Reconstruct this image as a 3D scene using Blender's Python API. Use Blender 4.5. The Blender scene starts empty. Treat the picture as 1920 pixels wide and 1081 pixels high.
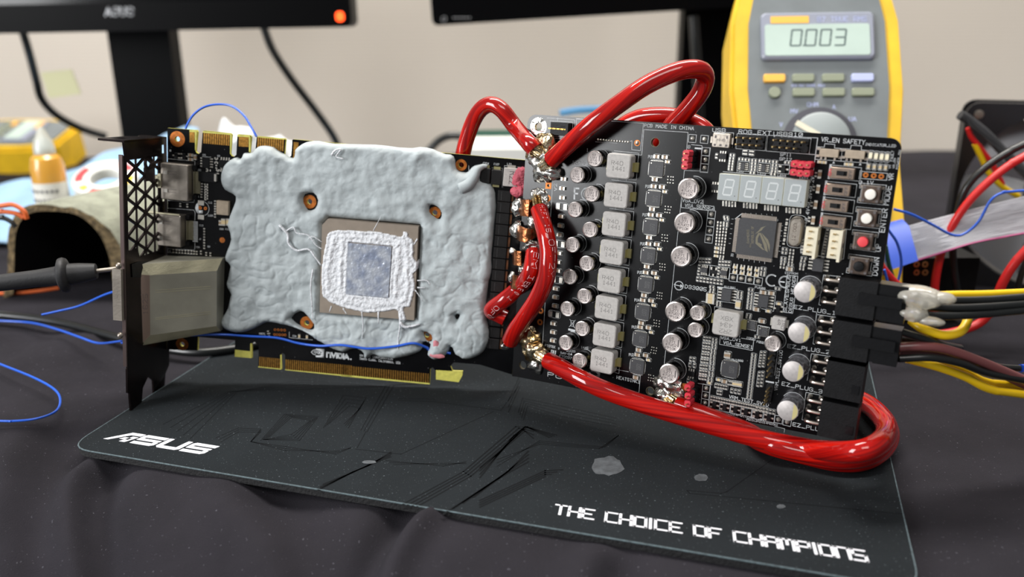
import bpy, bmesh, math, random
import numpy as np
from mathutils import Vector, Matrix, noise
from mathutils.geometry import tessellate_polygon
random.seed(7)
S = 0.001                                   # all modelling below is in millimetres
C = bpy.context.scene.collection
sc = bpy.context.scene
# ------------------------------------------------------------------ camera
RW = np.array([[0.9999762948, -0.0020859802, -0.0065618921], [-0.0068854732, -0.3029466068, -0.9529826565], [0, 0.9530052477, -0.3029537884]])
FPX, CH = 1584.807, 169.0699
cam = bpy.data.cameras.new('camera'); co = bpy.data.objects.new('camera', cam); C.objects.link(co)
cam.sensor_width = 36; cam.lens = 36 * FPX / 1920; cam.clip_start = .01; cam.clip_end = 20
cx_, cy_, cz_ = RW.T @ [1, 0, 0], RW.T @ [0, -1, 0], RW.T @ [0, 0, -1]
mw = Matrix.Identity(4)
for i in range(3):
    mw[i][0], mw[i][1], mw[i][2] = cx_[i], cy_[i], cz_[i]
mw[2][3] = CH * S
co.matrix_world = mw
cam.dof.use_dof = True; cam.dof.focus_distance = .350; cam.dof.aperture_fstop = 7.2
sc.camera = co
# ------------------------------------------------------------------ world, lights, exposure
wd = bpy.data.worlds.new('world'); sc.world = wd; wd.use_nodes = True
wd.node_tree.nodes['Background'].inputs[0].default_value = (.95, .97, 1, 1)
wd.node_tree.nodes['Background'].inputs[1].default_value = .13
def area(name, loc, target, sx, sy, power, col):
    l = bpy.data.lights.new(name, 'AREA'); l.shape = 'RECTANGLE'; l.size = sx; l.size_y = sy; l.energy = power; l.color = col
    o = bpy.data.objects.new(name, l); C.objects.link(o); o.location = loc
    o.rotation_euler = (Vector(target) - Vector(loc)).to_track_quat('-Z', 'Y').to_euler(); return o
area('window_light', (-1.30, -.36, .50), (.0, .36, .06), .55, .8, 22, (.98, .99, 1))
area('overhead_light', (.1, .80, 1.5), (.05, 1.35, .1), 1.5, .35, 44, (1, .97, .92))  # added lamp, turned to the back wall to brighten it
area('overhead_light', (.1, -.9, 1.6), (.1, .4, .05), 1.1, .6, 13, (1, .98, .95))
sc.view_settings.view_transform = 'Standard'; sc.view_settings.look = 'None'
sc.view_settings.gamma = 1; sc.view_settings.use_curve_mapping = False
sc.view_settings.exposure = .25
# ------------------------------------------------------------------ frames: photo points to points on real planes (mm)
RG = np.array([[0.9924564013, 0.0870340940, -0.0863444155], [-0.0936246387, 0.0833588587, -0.9921117516], [-0.0791499756, 0.9927116234, 0.0908785685]])
TG = np.array([-124.307935, 382.037071, 8.374797])
RE = np.array([[0.8703352672, 0.0677906124, -0.4877714172], [-0.4923302653, 0.0970717619, -0.8649786026], [-0.0112885983, 0.9929660145, 0.1178603481]])
TE = np.array([7.432234, 370.267354, 130.185289])
CAMP = np.array([0, 0, CH])
ZM = dict(a=(980,200,9.6),b=(1180,210,9.6),c=(1360,220,9.6),d=(1520,230,9.6),e=(1320,310,8.718),f=(1340,400,9.6),g=(1480,320,8.718),h=(1460,420,8.718),i=(1200,300,5.406),j=(1220,460,8.718),k=(1400,500,9.6),l=(1220,560,8.718),m=(1400,600,9.6),n=(1220,660,8.718),o=(1400,690,8.0),r=(1010,620,7.72),s=(1000,200,3.861),t=(1020,440,3.861),u=(1300,220,3.6025),v=(1300,480,3.18),
A=(300,230,9.6),B=(280,330,9.6),Cc=(280,400,9.6),D=(420,600,8),E=(640,610,7.385),F=(840,280,9.6),G=(900,360,6.756),H=(580,390,4.9127),I=(860,180,4.157),J=(860,420,3.377),K=(200,220,3.603),L=(200,460,3.378),M=(400,230,2.3),N=(210,240,6.757),O=(210,480,6.004),P=(220,620,6.36),Q=(1540,500,6.755),R=(1500,640,5.404),X=(100,640,2.1333),Y=(900,640,1.882))
def zp(c, x, y):
    if c is None: return (x, y)
    a = ZM[c]; return (a[0] + x / a[2], a[1] + y / a[2])
def ray(px): return RW.T @ np.array([(px[0] - 960) / FPX, (px[1] - 540.5) / FPX, 1.])
def onp(px, R, T, w=0.):
    d = ray(px); n = R[:, 2]; o = T + w * n
    P = CAMP + d * (((o - CAMP) @ n) / (d @ n))
    return (P - T) @ R
def eu(c, x, y, w=0.): p = onp(zp(c, x, y), RE, TE, w); return (p[0], p[1])
def gu(c, x, y, w=0.): p = onp(zp(c, x, y), RG, TG, w); return (p[0], p[1])
def WE(x, y, w=0.): return RE @ onp((x, y), RE, TE, w) + TE
def WG(x, y, w=0.): return RG @ onp((x, y), RG, TG, w) + TG
def WY(x, y, Y): d = ray((x, y)); return CAMP + d * (Y / d[1])
def PX(p): q = RW @ (np.array(p) - CAMP); return (960 + FPX * q[0] / q[2], 540.5 + FPX * q[1] / q[2])
def FL(x, y, z=0.): d = ray((x, y)); return CAMP + d * ((z - CH) / d[2])
def mat4(R, T):
    m = Matrix.Identity(4)
    for i in range(3):
        for j in range(3): m[i][j] = R[i][j]
        m[i][3] = T[i] * S
    return m
MG, ME, MI = mat4(RG, TG), mat4(RE, TE), Matrix.Identity(4)
# ------------------------------------------------------------------ materials
def lin(c): 
    f = lambda v: (v / 255 / 12.92) if v / 255 <= .04045 else ((v / 255 + .055) / 1.055) ** 2.4
    return (f(c[0]), f(c[1]), f(c[2]), 1)
def mat(name, col, rough=.5, metal=0., noise_=None, bump=None, coat=0., trans=0., emit=None, spec=None, alpha=1., col2=None, dust=None, sss=0.):
    m = bpy.data.materials.new(name); m.use_nodes = True; nt = m.node_tree; b = nt.nodes['Principled BSDF']; L = nt.links.new
    b.inputs['Base Color'].default_value = lin(col); b.inputs['Roughness'].default_value = rough; b.inputs['Metallic'].default_value = metal
    b.inputs['Coat Weight'].default_value = coat; b.inputs['Coat Roughness'].default_value = .06
    b.inputs['Transmission Weight'].default_value = trans
    if spec is not None: b.inputs['Specular IOR Level'].default_value = spec
    if sss: b.inputs['Subsurface Weight'].default_value = sss; b.inputs['Subsurface Radius'].default_value = (.003, .003, .003); b.inputs['Subsurface Scale'].default_value = 1
    if emit: b.inputs['Emission Color'].default_value = lin(emit[0]); b.inputs['Emission Strength'].default_value = emit[1]
    tc = nt.nodes.new('ShaderNodeTexCoord'); cur = None
    if noise_:
        n = nt.nodes.new('ShaderNodeTexNoise'); n.inputs['Scale'].default_value = noise_[0]; n.inputs['Detail'].default_value = 5; L(tc.outputs['Object'], n.inputs['Vector'])
        r = nt.nodes.new('ShaderNodeValToRGB'); r.color_ramp.elements[0].position = .35; r.color_ramp.elements[1].position = .65
        c2 = col2 if col2 else tuple(max(0, v * (1 - noise_[1])) for v in col)
        r.color_ramp.elements[0].color = lin(col); r.color_ramp.elements[1].color = lin(c2); L(n.outputs['Fac'], r.inputs['Fac']); cur = r.outputs['Color']
    if dust:
        n = nt.nodes.new('ShaderNodeTexNoise'); n.inputs['Scale'].default_value = dust[0]; n.inputs['Detail'].default_value = 2; L(tc.outputs['Object'], n.inputs['Vector'])
        r = nt.nodes.new('ShaderNodeValToRGB'); r.color_ramp.elements[0].position = dust[1]; r.color_ramp.elements[1].position = dust[1] + .05
        r.color_ramp.elements[0].color = (0, 0, 0, 1); r.color_ramp.elements[1].color = (dust[3],) * 3 + (1,); L(n.outputs['Fac'], r.inputs['Fac'])
        x = nt.nodes.new('ShaderNodeMix'); x.data_type = 'RGBA'; L(r.outputs['Color'], x.inputs[0]); x.inputs[6].default_value = lin(col); x.inputs[7].default_value = lin(dust[2])
        if cur: L(cur, x.inputs[6])
        cur = x.outputs[2]
    if cur: L(cur, b.inputs['Base Color'])
    if bump:
        prev = None
        for bs, bd in (bump if isinstance(bump[0], tuple) else [bump]):
            n = nt.nodes.new('ShaderNodeTexNoise'); n.inputs['Scale'].default_value = bs; n.inputs['Detail'].default_value = 4; L(tc.outputs['Object'], n.inputs['Vector'])
            bp = nt.nodes.new('ShaderNodeBump'); bp.inputs['Strength'].default_value = 1; bp.inputs['Distance'].default_value = bd; L(n.outputs['Fac'], bp.inputs['Height'])
            if prev: L(prev.outputs['Normal'], bp.inputs['Normal'])
            prev = bp
        L(prev.outputs['Normal'], b.inputs['Normal'])
    return m
def stripes(m, col, col2, axis, scale, dist=.0, bumpd=0.):      # wave bands in object space
    nt = m.node_tree; L = nt.links.new; b = nt.nodes['Principled BSDF']
    tc = nt.nodes.new('ShaderNodeTexCoord'); w = nt.nodes.new('ShaderNodeTexWave'); w.bands_direction = axis; w.inputs['Scale'].default_value = scale; w.inputs['Distortion'].default_value = dist
    L(tc.outputs['Object'], w.inputs['Vector']); r = nt.nodes.new('ShaderNodeValToRGB'); r.color_ramp.elements[0].color = lin(col); r.color_ramp.elements[1].color = lin(col2)
    L(w.outputs['Fac'], r.inputs['Fac']); L(r.outputs['Color'], b.inputs['Base Color'])
    if bumpd:
        bp = nt.nodes.new('ShaderNodeBump'); bp.inputs['Distance'].default_value = bumpd; L(w.outputs['Fac'], bp.inputs['Height']); L(bp.outputs['Normal'], b.inputs['Normal'])
    return m
m = {}
m['pcb'] = mat('black_solder_mask', (8, 8, 10), .22, spec=.36, noise_=(160, .3), dust=(900, .73, (150, 150, 150), .5))
m['fr4'] = mat('laminate_edge', (206, 200, 96), .5, noise_=(500, .1))
m['fr4e'] = mat('brown_laminate_edge', (92, 84, 62), .6, noise_=(500, .3))
m['silk'] = mat('white_silkscreen', (205, 208, 210), .6, noise_=(800, .1))
m['silkg'] = mat('grey_silkscreen', (120, 120, 122), .6)
m['gold'] = mat('gold_contact', (205, 150, 70), .35, .85, noise_=(900, .25))
m['copper_ring'] = mat('bare_copper', (196, 112, 44), .45, .55, noise_=(700, .2))
m['copper'] = mat('copper_strip', (205, 130, 85), .28, 1., noise_=(300, .55), bump=(400, .0004))
m['copperd'] = mat('dull_copper', (150, 100, 70), .5, .7, noise_=(300, .4))
m['solder'] = mat('solder', (228, 225, 218), .26, 1., noise_=(200, .15), bump=(220, .0012))
m['solderb'] = mat('flux_stained_solder', (228, 218, 192), .26, 1., noise_=(160, .4), col2=(170, 136, 84), bump=(220, .0012))
m['tin'] = mat('tinned_joint', (225, 220, 210), .3, .8)
m['steel'] = mat('nickel_steel', (172, 163, 152), .34, .8, noise_=(120, .15), bump=(900, .00005))
m['nickel'] = mat('yellowish_nickel', (186, 180, 152), .42, .55, noise_=(90, .15), bump=(1500, .00006))
m['dvi'] = mat('brushed_shield', (168, 165, 150), .5, .4, noise_=(60, .12), bump=(2500, .00003))
m['dvid'] = mat('brownish_shield', (148, 128, 116), .5, .3)
m['bracket'] = mat('black_nickel_bracket', (62, 52, 52), .24, .9, noise_=(100, .3))
m['lip'] = mat('lip_highlight_nickel', (104, 90, 88), .35, .85)  # lighter than the bracket: the lip's edge highlight is put into the colour
m['black'] = mat('black_plastic', (17, 17, 19), .5, spec=.22, noise_=(400, .25), bump=(1500, .00006))
m['blackg'] = mat('glossy_black_plastic', (13, 13, 15), .3, spec=.35, bump=(700, .00004))
m['chip'] = mat('chip_plastic', (52, 52, 55), .5, noise_=(1500, .12))
m['mosfet'] = mat('mosfet_plastic', (24, 22, 22), .4, noise_=(900, .3))
m['chipmark'] = mat('chip_marking', (112, 106, 88), .6)
m['faint'] = mat('faint_marking', (100, 100, 100), .6)
m['ind'] = mat('grey_ferrite', (178, 174, 170), .62, noise_=(700, .06), bump=(2500, .00003))
m['indmark'] = mat('grey_print', (138, 135, 132), .7)
m['term'] = mat('tinned_terminal', (200, 192, 140), .35, .75)
m['canside'] = mat('capacitor_can', (70, 66, 65), .22, 1., noise_=(60, .2))
m['cantop'] = mat('capacitor_top', (184, 174, 170), .55, .3, noise_=(500, .06))
m['canrim'] = mat('capacitor_rim', (215, 205, 200), .25, .9)
m['mark'] = mat('black_print', (92, 86, 86), .6)
m['alu'] = mat('bright_aluminium', (205, 202, 208), .26, .9, noise_=(300, .12))
m['alutop'] = mat('frosted_aluminium', (196, 190, 188), .5, .4, noise_=(600, .1))
m['stripe'] = mat('yellow_stripe', (196, 184, 130), .5, .3)
m['res'] = mat('resistor_body', (28, 26, 28), .4)
m['cer'] = mat('ceramic_body', (142, 118, 92), .45)
m['cerl'] = mat('pale_ceramic', (196, 176, 136), .45)
m['pin'] = mat('pin_metal', (196, 170, 120), .3, .9)
m['pinw'] = mat('tin_pin', (205, 192, 180), .28, .9)
m['red'] = mat('red_plastic', (214, 42, 62), .45, noise_=(500, .1))
m['redb'] = mat('red_button', (225, 66, 72), .5)
m['white'] = mat('white_plastic', (236, 232, 222), .5)
m['cream'] = mat('cream_plastic', (228, 220, 196), .5, noise_=(300, .06))
m['beige'] = mat('beige_plastic', (168, 152, 132), .5, noise_=(500, .08))
m['seg'] = mat('display_face', (158, 164, 165), .42, noise_=(300, .03))
m['segl'] = mat('display_segment', (196, 200, 200), .4)
m['segs'] = mat('display_case', (205, 206, 192), .5)
m['btn'] = mat('switch_body', (92, 76, 66), .4, .3, noise_=(500, .2))
m['swm'] = mat('switch_cover', (168, 148, 132), .3, .7, noise_=(300, .15))
m['led'] = mat('led_lens', (240, 230, 200), .4)
m['putty'] = mat('grey_putty', (174, 182, 184), .62, noise_=(60, .06), bump=((70, .0006), (260, .00018), (1400, .00005)))
m['pink'] = mat('pink_putty', (205, 92, 108), .6, noise_=(150, .18), bump=((400, .0012), (1200, .0004)))
m['pinkst'] = mat('pink_smear', (206, 128, 136), .6, noise_=(300, .1))
m['paste'] = mat('white_paste', (226, 228, 232), .5, noise_=(300, .04), bump=((420, .0010), (1300, .0004)))
m['die'] = mat('die_with_paste', (154, 164, 186), .25, .4, noise_=(190, .1), col2=(208, 213, 222), bump=(420, .0006))
m['pkg'] = mat('package_substrate', (142, 130, 117), .5, noise_=(200, .06))
m['cloth'] = mat('charcoal_cloth', (41, 39, 44), .9, spec=.12, noise_=(30, .12), dust=(1000, .70, (140, 140, 150), .3), bump=((2600, .0003), (18, .003)))
m['matt'] = mat('mousepad_cloth', (30, 34, 37), .85, spec=.12, noise_=(25, .12), dust=(1200, .675, (130, 140, 145), .38), bump=(3000, .0002))
m['matside'] = mat('mousepad_rubber', (20, 20, 22), .8, bump=(900, .0006))
m['matedge'] = mat('mousepad_rim', (84, 99, 104), .8, noise_=(700, .25))
m['matline'] = mat('dark_print', (17, 19, 21), .85, spec=.1)
m['matwhite'] = mat('white_print', (226, 226, 232), .7)
m['residue'] = mat('grey_residue', (84, 88, 92), .85, noise_=(300, .25))
m['wall'] = stripes(mat('wallpaper', (210, 201, 190), .9, bump=(500, .0004)), (210, 201, 190), (202, 193, 182), 'Z', 60, 1.)
m['bezel'] = mat('monitor_plastic', (4, 4, 5), .4, spec=.06)
m['screen'] = mat('dark_screen', (5, 5, 6), .15, spec=.25)
m['glow'] = mat('orange_power_light', (255, 90, 20), .5, emit=((255, 70, 20), 3.))
m['logo'] = mat('silver_logo', (170, 170, 172), .4, .3)
m['yel'] = mat('yellow_rubber', (236, 190, 30), .5, noise_=(40, .1))
m['yeld'] = mat('amber_rubber', (214, 150, 28), .5)
m['mface'] = mat('meter_face', (112, 118, 120), .5, noise_=(60, .06))
m['mbez'] = mat('meter_bezel', (138, 142, 156), .35)
m['lcd'] = mat('lcd_glass', (178, 196, 186), .3, noise_=(40, .04))
m['lcdd'] = mat('lcd_digit', (66, 84, 84), .4)
m['mbtn'] = mat('meter_button', (134, 140, 118), .5)
m['obtn'] = mat('orange_button', (238, 178, 70), .5)
m['bbtn'] = mat('blue_grey_button', (176, 184, 222), .5)
m['knob'] = mat('dial_grey', (140, 147, 147), .5)
m['knobd'] = mat('dial_recess', (62, 62, 70), .5)
m['towel'] = mat('blue_paper_towel', (146, 178, 206), .85, noise_=(20, .1), bump=(400, .001))
m['toolb'] = mat('blue_tool_plastic', (58, 118, 160), .5)
m['tissue'] = mat('white_tissue', (226, 228, 228), .85, bump=(150, .002))
m['foam'] = mat('grey_green_felt', (164, 166, 148), .95, noise_=(90, .2), bump=((500, .0015), (1800, .0006)))
m['foamedge'] = mat('torn_brown_edge', (140, 120, 86), .95, noise_=(300, .4), bump=(700, .002))
m['lining'] = mat('black_lining', (6, 6, 8), .5)
m['amber'] = mat('amber_liquid', (214, 158, 60), .3, coat=.5, sss=.3)
m['clearp'] = mat('frosted_clear_plastic', (226, 226, 214), .25, trans=.45)
m['label'] = mat('white_paper_label', (226, 224, 214), .6)
m['bluew'] = mat('blue_wire', (36, 92, 205), .35, coat=.3)
m['bluecon'] = mat('blue_connector', (24, 74, 190), .45)
m['cabblk'] = mat('black_cable_jacket', (20, 22, 22), .35, coat=.2)
m['cabred'] = mat('red_wire_jacket', (206, 30, 30), .4, coat=.2)
m['cabyel'] = mat('yellow_wire_jacket', (232, 190, 16), .4, coat=.2)
m['cabbrn'] = mat('brown_wire_jacket', (112, 62, 62), .4, coat=.2)
m['caborg'] = mat('orange_wire_jacket', (208, 96, 40), .4)
m['glue'] = mat('hot_glue', (218, 213, 200), .2, trans=.6, bump=(90, .0012))
m['ribbon'] = mat('grey_ribbon', (176, 176, 182), .5)
m['magenta'] = mat('magenta_wire', (190, 90, 140), .5)
m['fan'] = mat('fan_plastic', (28, 28, 32), .4)
m['blade'] = mat('fan_blade', (150, 152, 158), .45)
m['probe'] = mat('probe_rubber', (34, 34, 36), .55, bump=(900, .0001))
m['yellowpad'] = mat('cream_note', (206, 200, 158), .8)
m['green'] = mat('green_rim', (30, 74, 60), .5)
m['tray'] = mat('white_tray', (222, 222, 216), .6)
m['hole'] = mat('hole_dark', (5, 5, 5), .8)
m['vred'] = mat('cable_print', (226, 190, 190), .6)
m['sleeve'] = stripes(mat('braided_sleeve', (40, 40, 42), .7), (26, 26, 28), (66, 66, 68), 'DIAGONAL', 500, 0)
def cable_mat():
    mm = mat('translucent_red_insulation', (200, 16, 8), .5, coat=1., spec=.08)
    nt = mm.node_tree; L = nt.links.new; b = nt.nodes['Principled BSDF']
    uv = nt.nodes.new('ShaderNodeTexCoord'); mp = nt.nodes.new('ShaderNodeMapping'); mp.inputs['Scale'].default_value = (1, .007, 1); L(uv.outputs['UV'], mp.inputs['Vector'])
    sep = nt.nodes.new('ShaderNodeSeparateXYZ'); L(mp.outputs['Vector'], sep.inputs[0])
    ad = nt.nodes.new('ShaderNodeMath'); ad.operation = 'ADD'; L(sep.outputs[0], ad.inputs[0]); L(sep.outputs[1], ad.inputs[1])
    cmb = nt.nodes.new('ShaderNodeCombineXYZ'); ml = nt.nodes.new('ShaderNodeMath'); ml.operation = 'MULTIPLY'; ml.inputs[1].default_value = 15; L(ad.outputs[0], ml.inputs[0]); L(ml.outputs[0], cmb.inputs[0])
    m2 = nt.nodes.new('ShaderNodeMath'); m2.operation = 'MULTIPLY'; m2.inputs[1].default_value = 1.6; L(sep.outputs[1], m2.inputs[0]); L(m2.outputs[0], cmb.inputs[1])
    n = nt.nodes.new('ShaderNodeTexNoise'); n.inputs['Scale'].default_value = 1.0; n.inputs['Detail'].default_value = 5; L(cmb.outputs[0], n.inputs['Vector'])
    r = nt.nodes.new('ShaderNodeValToRGB'); e = r.color_ramp.elements; e[0].position = .30; e[0].color = lin((104, 3, 4)); e[1].position = .72; e[1].color = lin((216, 28, 8)); e_ = r.color_ramp.elements.new(.5); e_.color = lin((160, 9, 5)); L(n.outputs['Fac'], r.inputs['Fac'])
    L(r.outputs['Color'], b.inputs['Base Color'])
    return mm
m['cable'] = cable_mat()
# ------------------------------------------------------------------ mesh builder (mm)
class MB:
    def __init__(s): s.v = []; s.f = []; s.mi = []; s.uv = {}
    def add(s, vs, fs, k=0):
        o = len(s.v); s.v += [tuple(map(float, p)) for p in vs]
        for f in fs: s.f.append([i + o for i in f]); s.mi.append(k)
        return o
    def box(s, c, d, k=0, rot=None, taper=1.):
        x, y, z = d[0] / 2, d[1] / 2, d[2] / 2
        vs = [(-x, -y, -z), (x, -y, -z), (x, y, -z), (-x, y, -z), (-x * taper, -y * taper, z), (x * taper, -y * taper, z), (x * taper, y * taper, z), (-x * taper, y * taper, z)]
        if rot is not None: vs = [tuple(rot @ Vector(p)) for p in vs]
        vs = [(p[0] + c[0], p[1] + c[1], p[2] + c[2]) for p in vs]
        s.add(vs, [(0, 3, 2, 1), (4, 5, 6, 7), (0, 1, 5, 4), (1, 2, 6, 5), (2, 3, 7, 6), (3, 0, 4, 7)], k); return s
    def rbox(s, c, d, r, k=0, bev=0., ktop=None, n=4):              # box on z0=c[2], rounded in plan, bevelled top
        pts = rrect(d[0], d[1], r, n); z0, z1 = c[2], c[2] + d[2]
        rings = [([(x + c[0], y + c[1]) for x, y in pts], z0), ([(x + c[0], y + c[1]) for x, y in pts], z1 - bev)]
        if bev: rings.append(([(x * (1 - 2 * bev / d[0]) + c[0], y * (1 - 2 * bev / d[1]) + c[1]) for x, y in pts], z1))
        N = len(pts); vs = [(x, y, z) for P, z in rings for x, y in P]; fs = []
        for a in range(len(rings) - 1):
            for i in range(N): j = (i + 1) % N; fs.append((a * N + i, a * N + j, (a + 1) * N + j, (a + 1) * N + i))
        fs.append(tuple(range(N - 1, -1, -1)))
        o = s.add(vs, fs, k); a = len(rings) - 1
        s.f.append([o + a * N + i for i in range(N)]); s.mi.append(k if ktop is None else ktop); return s
    def lathe(s, prof, c=(0, 0, 0), n=24, ks=None, k=0, cap0=True, cap1=True):  # prof [(r,z)] along +z
        vs = []; fs = []
        for r, z in prof:
            for i in range(n): a = 2 * math.pi * i / n; vs.append((c[0] + r * math.cos(a), c[1] + r * math.sin(a), c[2] + z))
        o = len(s.v); s.v += vs
        for q in range(len(prof) - 1):
            for i in range(n):
                j = (i + 1) % n; s.f.append([o + q * n + i, o + q * n + j, o + (q + 1) * n + j, o + (q + 1) * n + i]); s.mi.append(ks[q] if ks else k)
        if cap0: s.f.append([o + i for i in range(n - 1, -1, -1)]); s.mi.append(ks[0] if ks else k)
        if cap1: s.f.append([o + (len(prof) - 1) * n + i for i in range(n)]); s.mi.append(ks[-1] if ks else k)
        return s
    def ring(s, c, r0, r1, z0, z1, n=24, k=0):
        return s.lathe([(r0, z0), (r1, z0), (r1, z1), (r0, z1), (r0, z0)], (c[0], c[1], c[2] if len(c) > 2 else 0), n, None, k, False, False)
    def plate(s, outer, holes, z0, z1, k=0, kside=None):
        polys = [outer] + holes; flat = [p for P in polys for p in P]
        tris = tessellate_polygon([[Vector((p[0], p[1], 0)) for p in P] for P in polys])
        n = len(flat); vs = [(p[0], p[1], z0) for p in flat] + [(p[0], p[1], z1) for p in flat]; o = len(s.v); s.v += vs
        for t in tris:
            a, b, c_ = t
            ar = (flat[b][0] - flat[a][0]) * (flat[c_][1] - flat[a][1]) - (flat[b][1] - flat[a][1]) * (flat[c_][0] - flat[a][0])
            if ar < 0: b, c_ = c_, b
            s.f.append([o + n + a, o + n + b, o + n + c_]); s.mi.append(k); s.f.append([o + c_, o + b, o + a]); s.mi.append(k)
        q = 0; ks = k if kside is None else kside
        for h_, P in enumerate(polys):
            N = len(P); area2 = sum(P[i][0] * P[(i + 1) % N][1] - P[(i + 1) % N][0] * P[i][1] for i in range(N)); ccw = area2 > 0
            if h_: ccw = not ccw
            for i in range(N):
                j = (i + 1) % N; a, b = o + q + i, o + q + j; f = [a, b, b + n, a + n]
                s.f.append(f if ccw else f[::-1]); s.mi.append(ks)
            q += N
        return s
    def tube(s, pts, r, n=12, k=0, sub=8, cap=True, raw=False, uv=False):
        P = [Vector(p) for p in pts]
        if not raw and len(P) > 2 and min(p.y for p in P) > 200:    # wires that leave the picture run on beyond it
            for a, b_ in ((0, 1), (-1, -2)):
                if not 0 < PX(P[a])[0] < 1920:
                    q = P[a] + (P[a] - P[b_]).normalized() * 140; P = ([q] + P) if a == 0 else (P + [q])
        if not raw: P = spline(P, sub)
        fr = frames(P); vs = []; N = len(P); L = 0; o = len(s.v)
        for a in range(N):
            rr = r(a / (N - 1)) if callable(r) else r
            if a: L += (P[a] - P[a - 1]).length
            for i in range(n):
                t = 2 * math.pi * i / n; vs.append(tuple(P[a] + rr * (math.cos(t) * fr[a][1] + math.sin(t) * fr[a][2])))
            if uv: s.uv.setdefault('L', {})[o + a * n] = L
        s.v += vs
        Ls = [0.]
        for a in range(1, N): Ls.append(Ls[-1] + (P[a] - P[a - 1]).length)
        for a in range(N - 1):
            for i in range(n):
                j = (i + 1) % n
                if uv: s.uv[len(s.f)] = [(i / n, Ls[a]), ((i + 1) / n, Ls[a]), ((i + 1) / n, Ls[a + 1]), (i / n, Ls[a + 1])]
                s.f.append([o + a * n + i, o + a * n + j, o + (a + 1) * n + j, o + (a + 1) * n + i]); s.mi.append(k)
        if cap: 
            s.f.append([o + i for i in range(n - 1, -1, -1)]); s.mi.append(k); s.f.append([o + (N - 1) * n + i for i in range(n)]); s.mi.append(k)
        return s
    def blob(s, c, r, amp=.25, fr=.25, seed=0, k=0, sub=3, zmin=None, axes=None):
        bm = bmesh.new(); bmesh.ops.create_icosphere(bm, subdivisions=sub, radius=1)
        ax = axes if axes is not None else np.eye(3); vs = []
        for v in bm.verts:
            d = v.co.normalized(); q = 1 + amp * noise.fractal(Vector((d.x * r[0] * fr + seed * 7.1, d.y * r[1] * fr + seed, d.z * r[2] * fr)), 1., 2., 4) 
            p = np.array([d.x * r[0] * q, d.y * r[1] * q, d.z * r[2] * q])
            if zmin is not None: p[2] = max(p[2], zmin)
            vs.append(tuple(np.array(c) + ax @ p))
        s.add(vs, [[v.index for v in f.verts] for f in bm.faces], k); bm.free(); return s
    def strip(s, pts, w, z=.05, k=0, closed=False, th=0.):           # flat ribbon on the xy plane
        P = [np.array(p[:2], float) for p in pts]
        if closed: P.append(P[0])
        for a, b in zip(P[:-1], P[1:]):
            d = b - a; L = np.hypot(*d)
            if L < 1e-6: continue
            d /= L; nn = np.array([-d[1], d[0]]) * w / 2; e = d * w / 2 * .9
            q = [a - e - nn, b + e - nn, b + e + nn, a - e + nn]; s.add([(p[0], p[1], z) for p in q], [(0, 1, 2, 3)], k)
        return s
    def text(s, txt, p0, p1, h, z=.05, w=None, k=0, flip=1, slant=0.):
        p0, p1 = np.array(p0[:2], float), np.array(p1[:2], float); d = p1 - p0; L = np.hypot(*d); d /= L; up = np.array([-d[1], d[0]]) * flip
        n = len(txt); adv = L / (n - .25) if n > 1 else L; cw = adv * .72; w = w or h * .15
        for i, ch in enumerate(txt):
            for pl in FONT.get(ch, []):
                s.strip([p0 + d * (i * adv + x / 4 * cw + slant * y / 6 * h) + up * (y / 6 * h) for x, y in pl], w, z, k)
        return s
    def mesh(s, name, mats, sharp=35, xf=None):
        me = bpy.data.meshes.new(name)
        V = np.array(s.v, float).reshape(-1, 3) * S
        if xf is not None:
            M_ = np.array(xf); V = V @ M_[:3, :3].T + M_[:3, 3]
        me.from_pydata(V.tolist(), [], s.f)
        for q in mats: me.materials.append(q)
        me.polygons.foreach_set('material_index', s.mi)
        if s.uv:
            ul = me.uv_layers.new(name='UVMap')
            for p in me.polygons:
                u = s.uv.get(p.index)
                if u:
                    for li, t in zip(p.loop_indices, u): ul.data[li].uv = t
        me.update()
        me.shade_smooth()
        if sharp is not None: me.set_sharp_from_angle(angle=math.radians(sharp))
        return me
    def obj(s, name, mats, parent=None, frame=None, sharp=35, **kw):
        xf = None
        if frame is not None:
            pm = parent['_m'] if parent is not None and '_m' in parent.keys() else None
            xf = (PM[parent.name].inverted() if parent is not None else MI) @ frame
        return put(s.mesh(name, mats if isinstance(mats, list) else [mats], sharp, xf), name, parent, **kw)
PM = {}
def put(me, name, parent=None, loc=(0, 0, 0), rz=0., label=None, kind=None):
    o = bpy.data.objects.new(name, me); C.objects.link(o); o.parent = parent
    o.location = Vector(loc) * S; o.rotation_euler = (0, 0, rz)
    if label: o['label'] = label
    if kind: o['kind'] = kind
    PM[o.name] = (PM[parent.name] if parent is not None else MI) @ Matrix.Translation(Vector(loc) * S) @ Matrix.Rotation(rz, 4, 'Z')
    return o
def thing(name, label, cat, M_=None, group=None):
    o = bpy.data.objects.new(name, None); C.objects.link(o); o.empty_display_size = .01
    if M_ is not None: o.matrix_world = M_
    o['label'] = label; o['category'] = cat
    if group: o['group'] = group
    PM[o.name] = (M_ if M_ is not None else MI).copy(); return o
def tag(o, label, cat, group=None):
    o['label'] = label; o['category'] = cat
    if group: o['group'] = group
    return o
def rrect(w, h, r, n=4):
    out = []
    for cx, cy, a0 in ((w / 2 - r, h / 2 - r, 0), (-w / 2 + r, h / 2 - r, 90), (-w / 2 + r, -h / 2 + r, 180), (w / 2 - r, -h / 2 + r, 270)):
        for i in range(n + 1): a = math.radians(a0 + 90 * i / n); out.append((cx + r * math.cos(a), cy + r * math.sin(a)))
    return out
def circ(c, r, n=20, a0=0): return [(c[0] + r * math.cos(2 * math.pi * i / n + a0), c[1] + r * math.sin(2 * math.pi * i / n + a0)) for i in range(n)]
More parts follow.
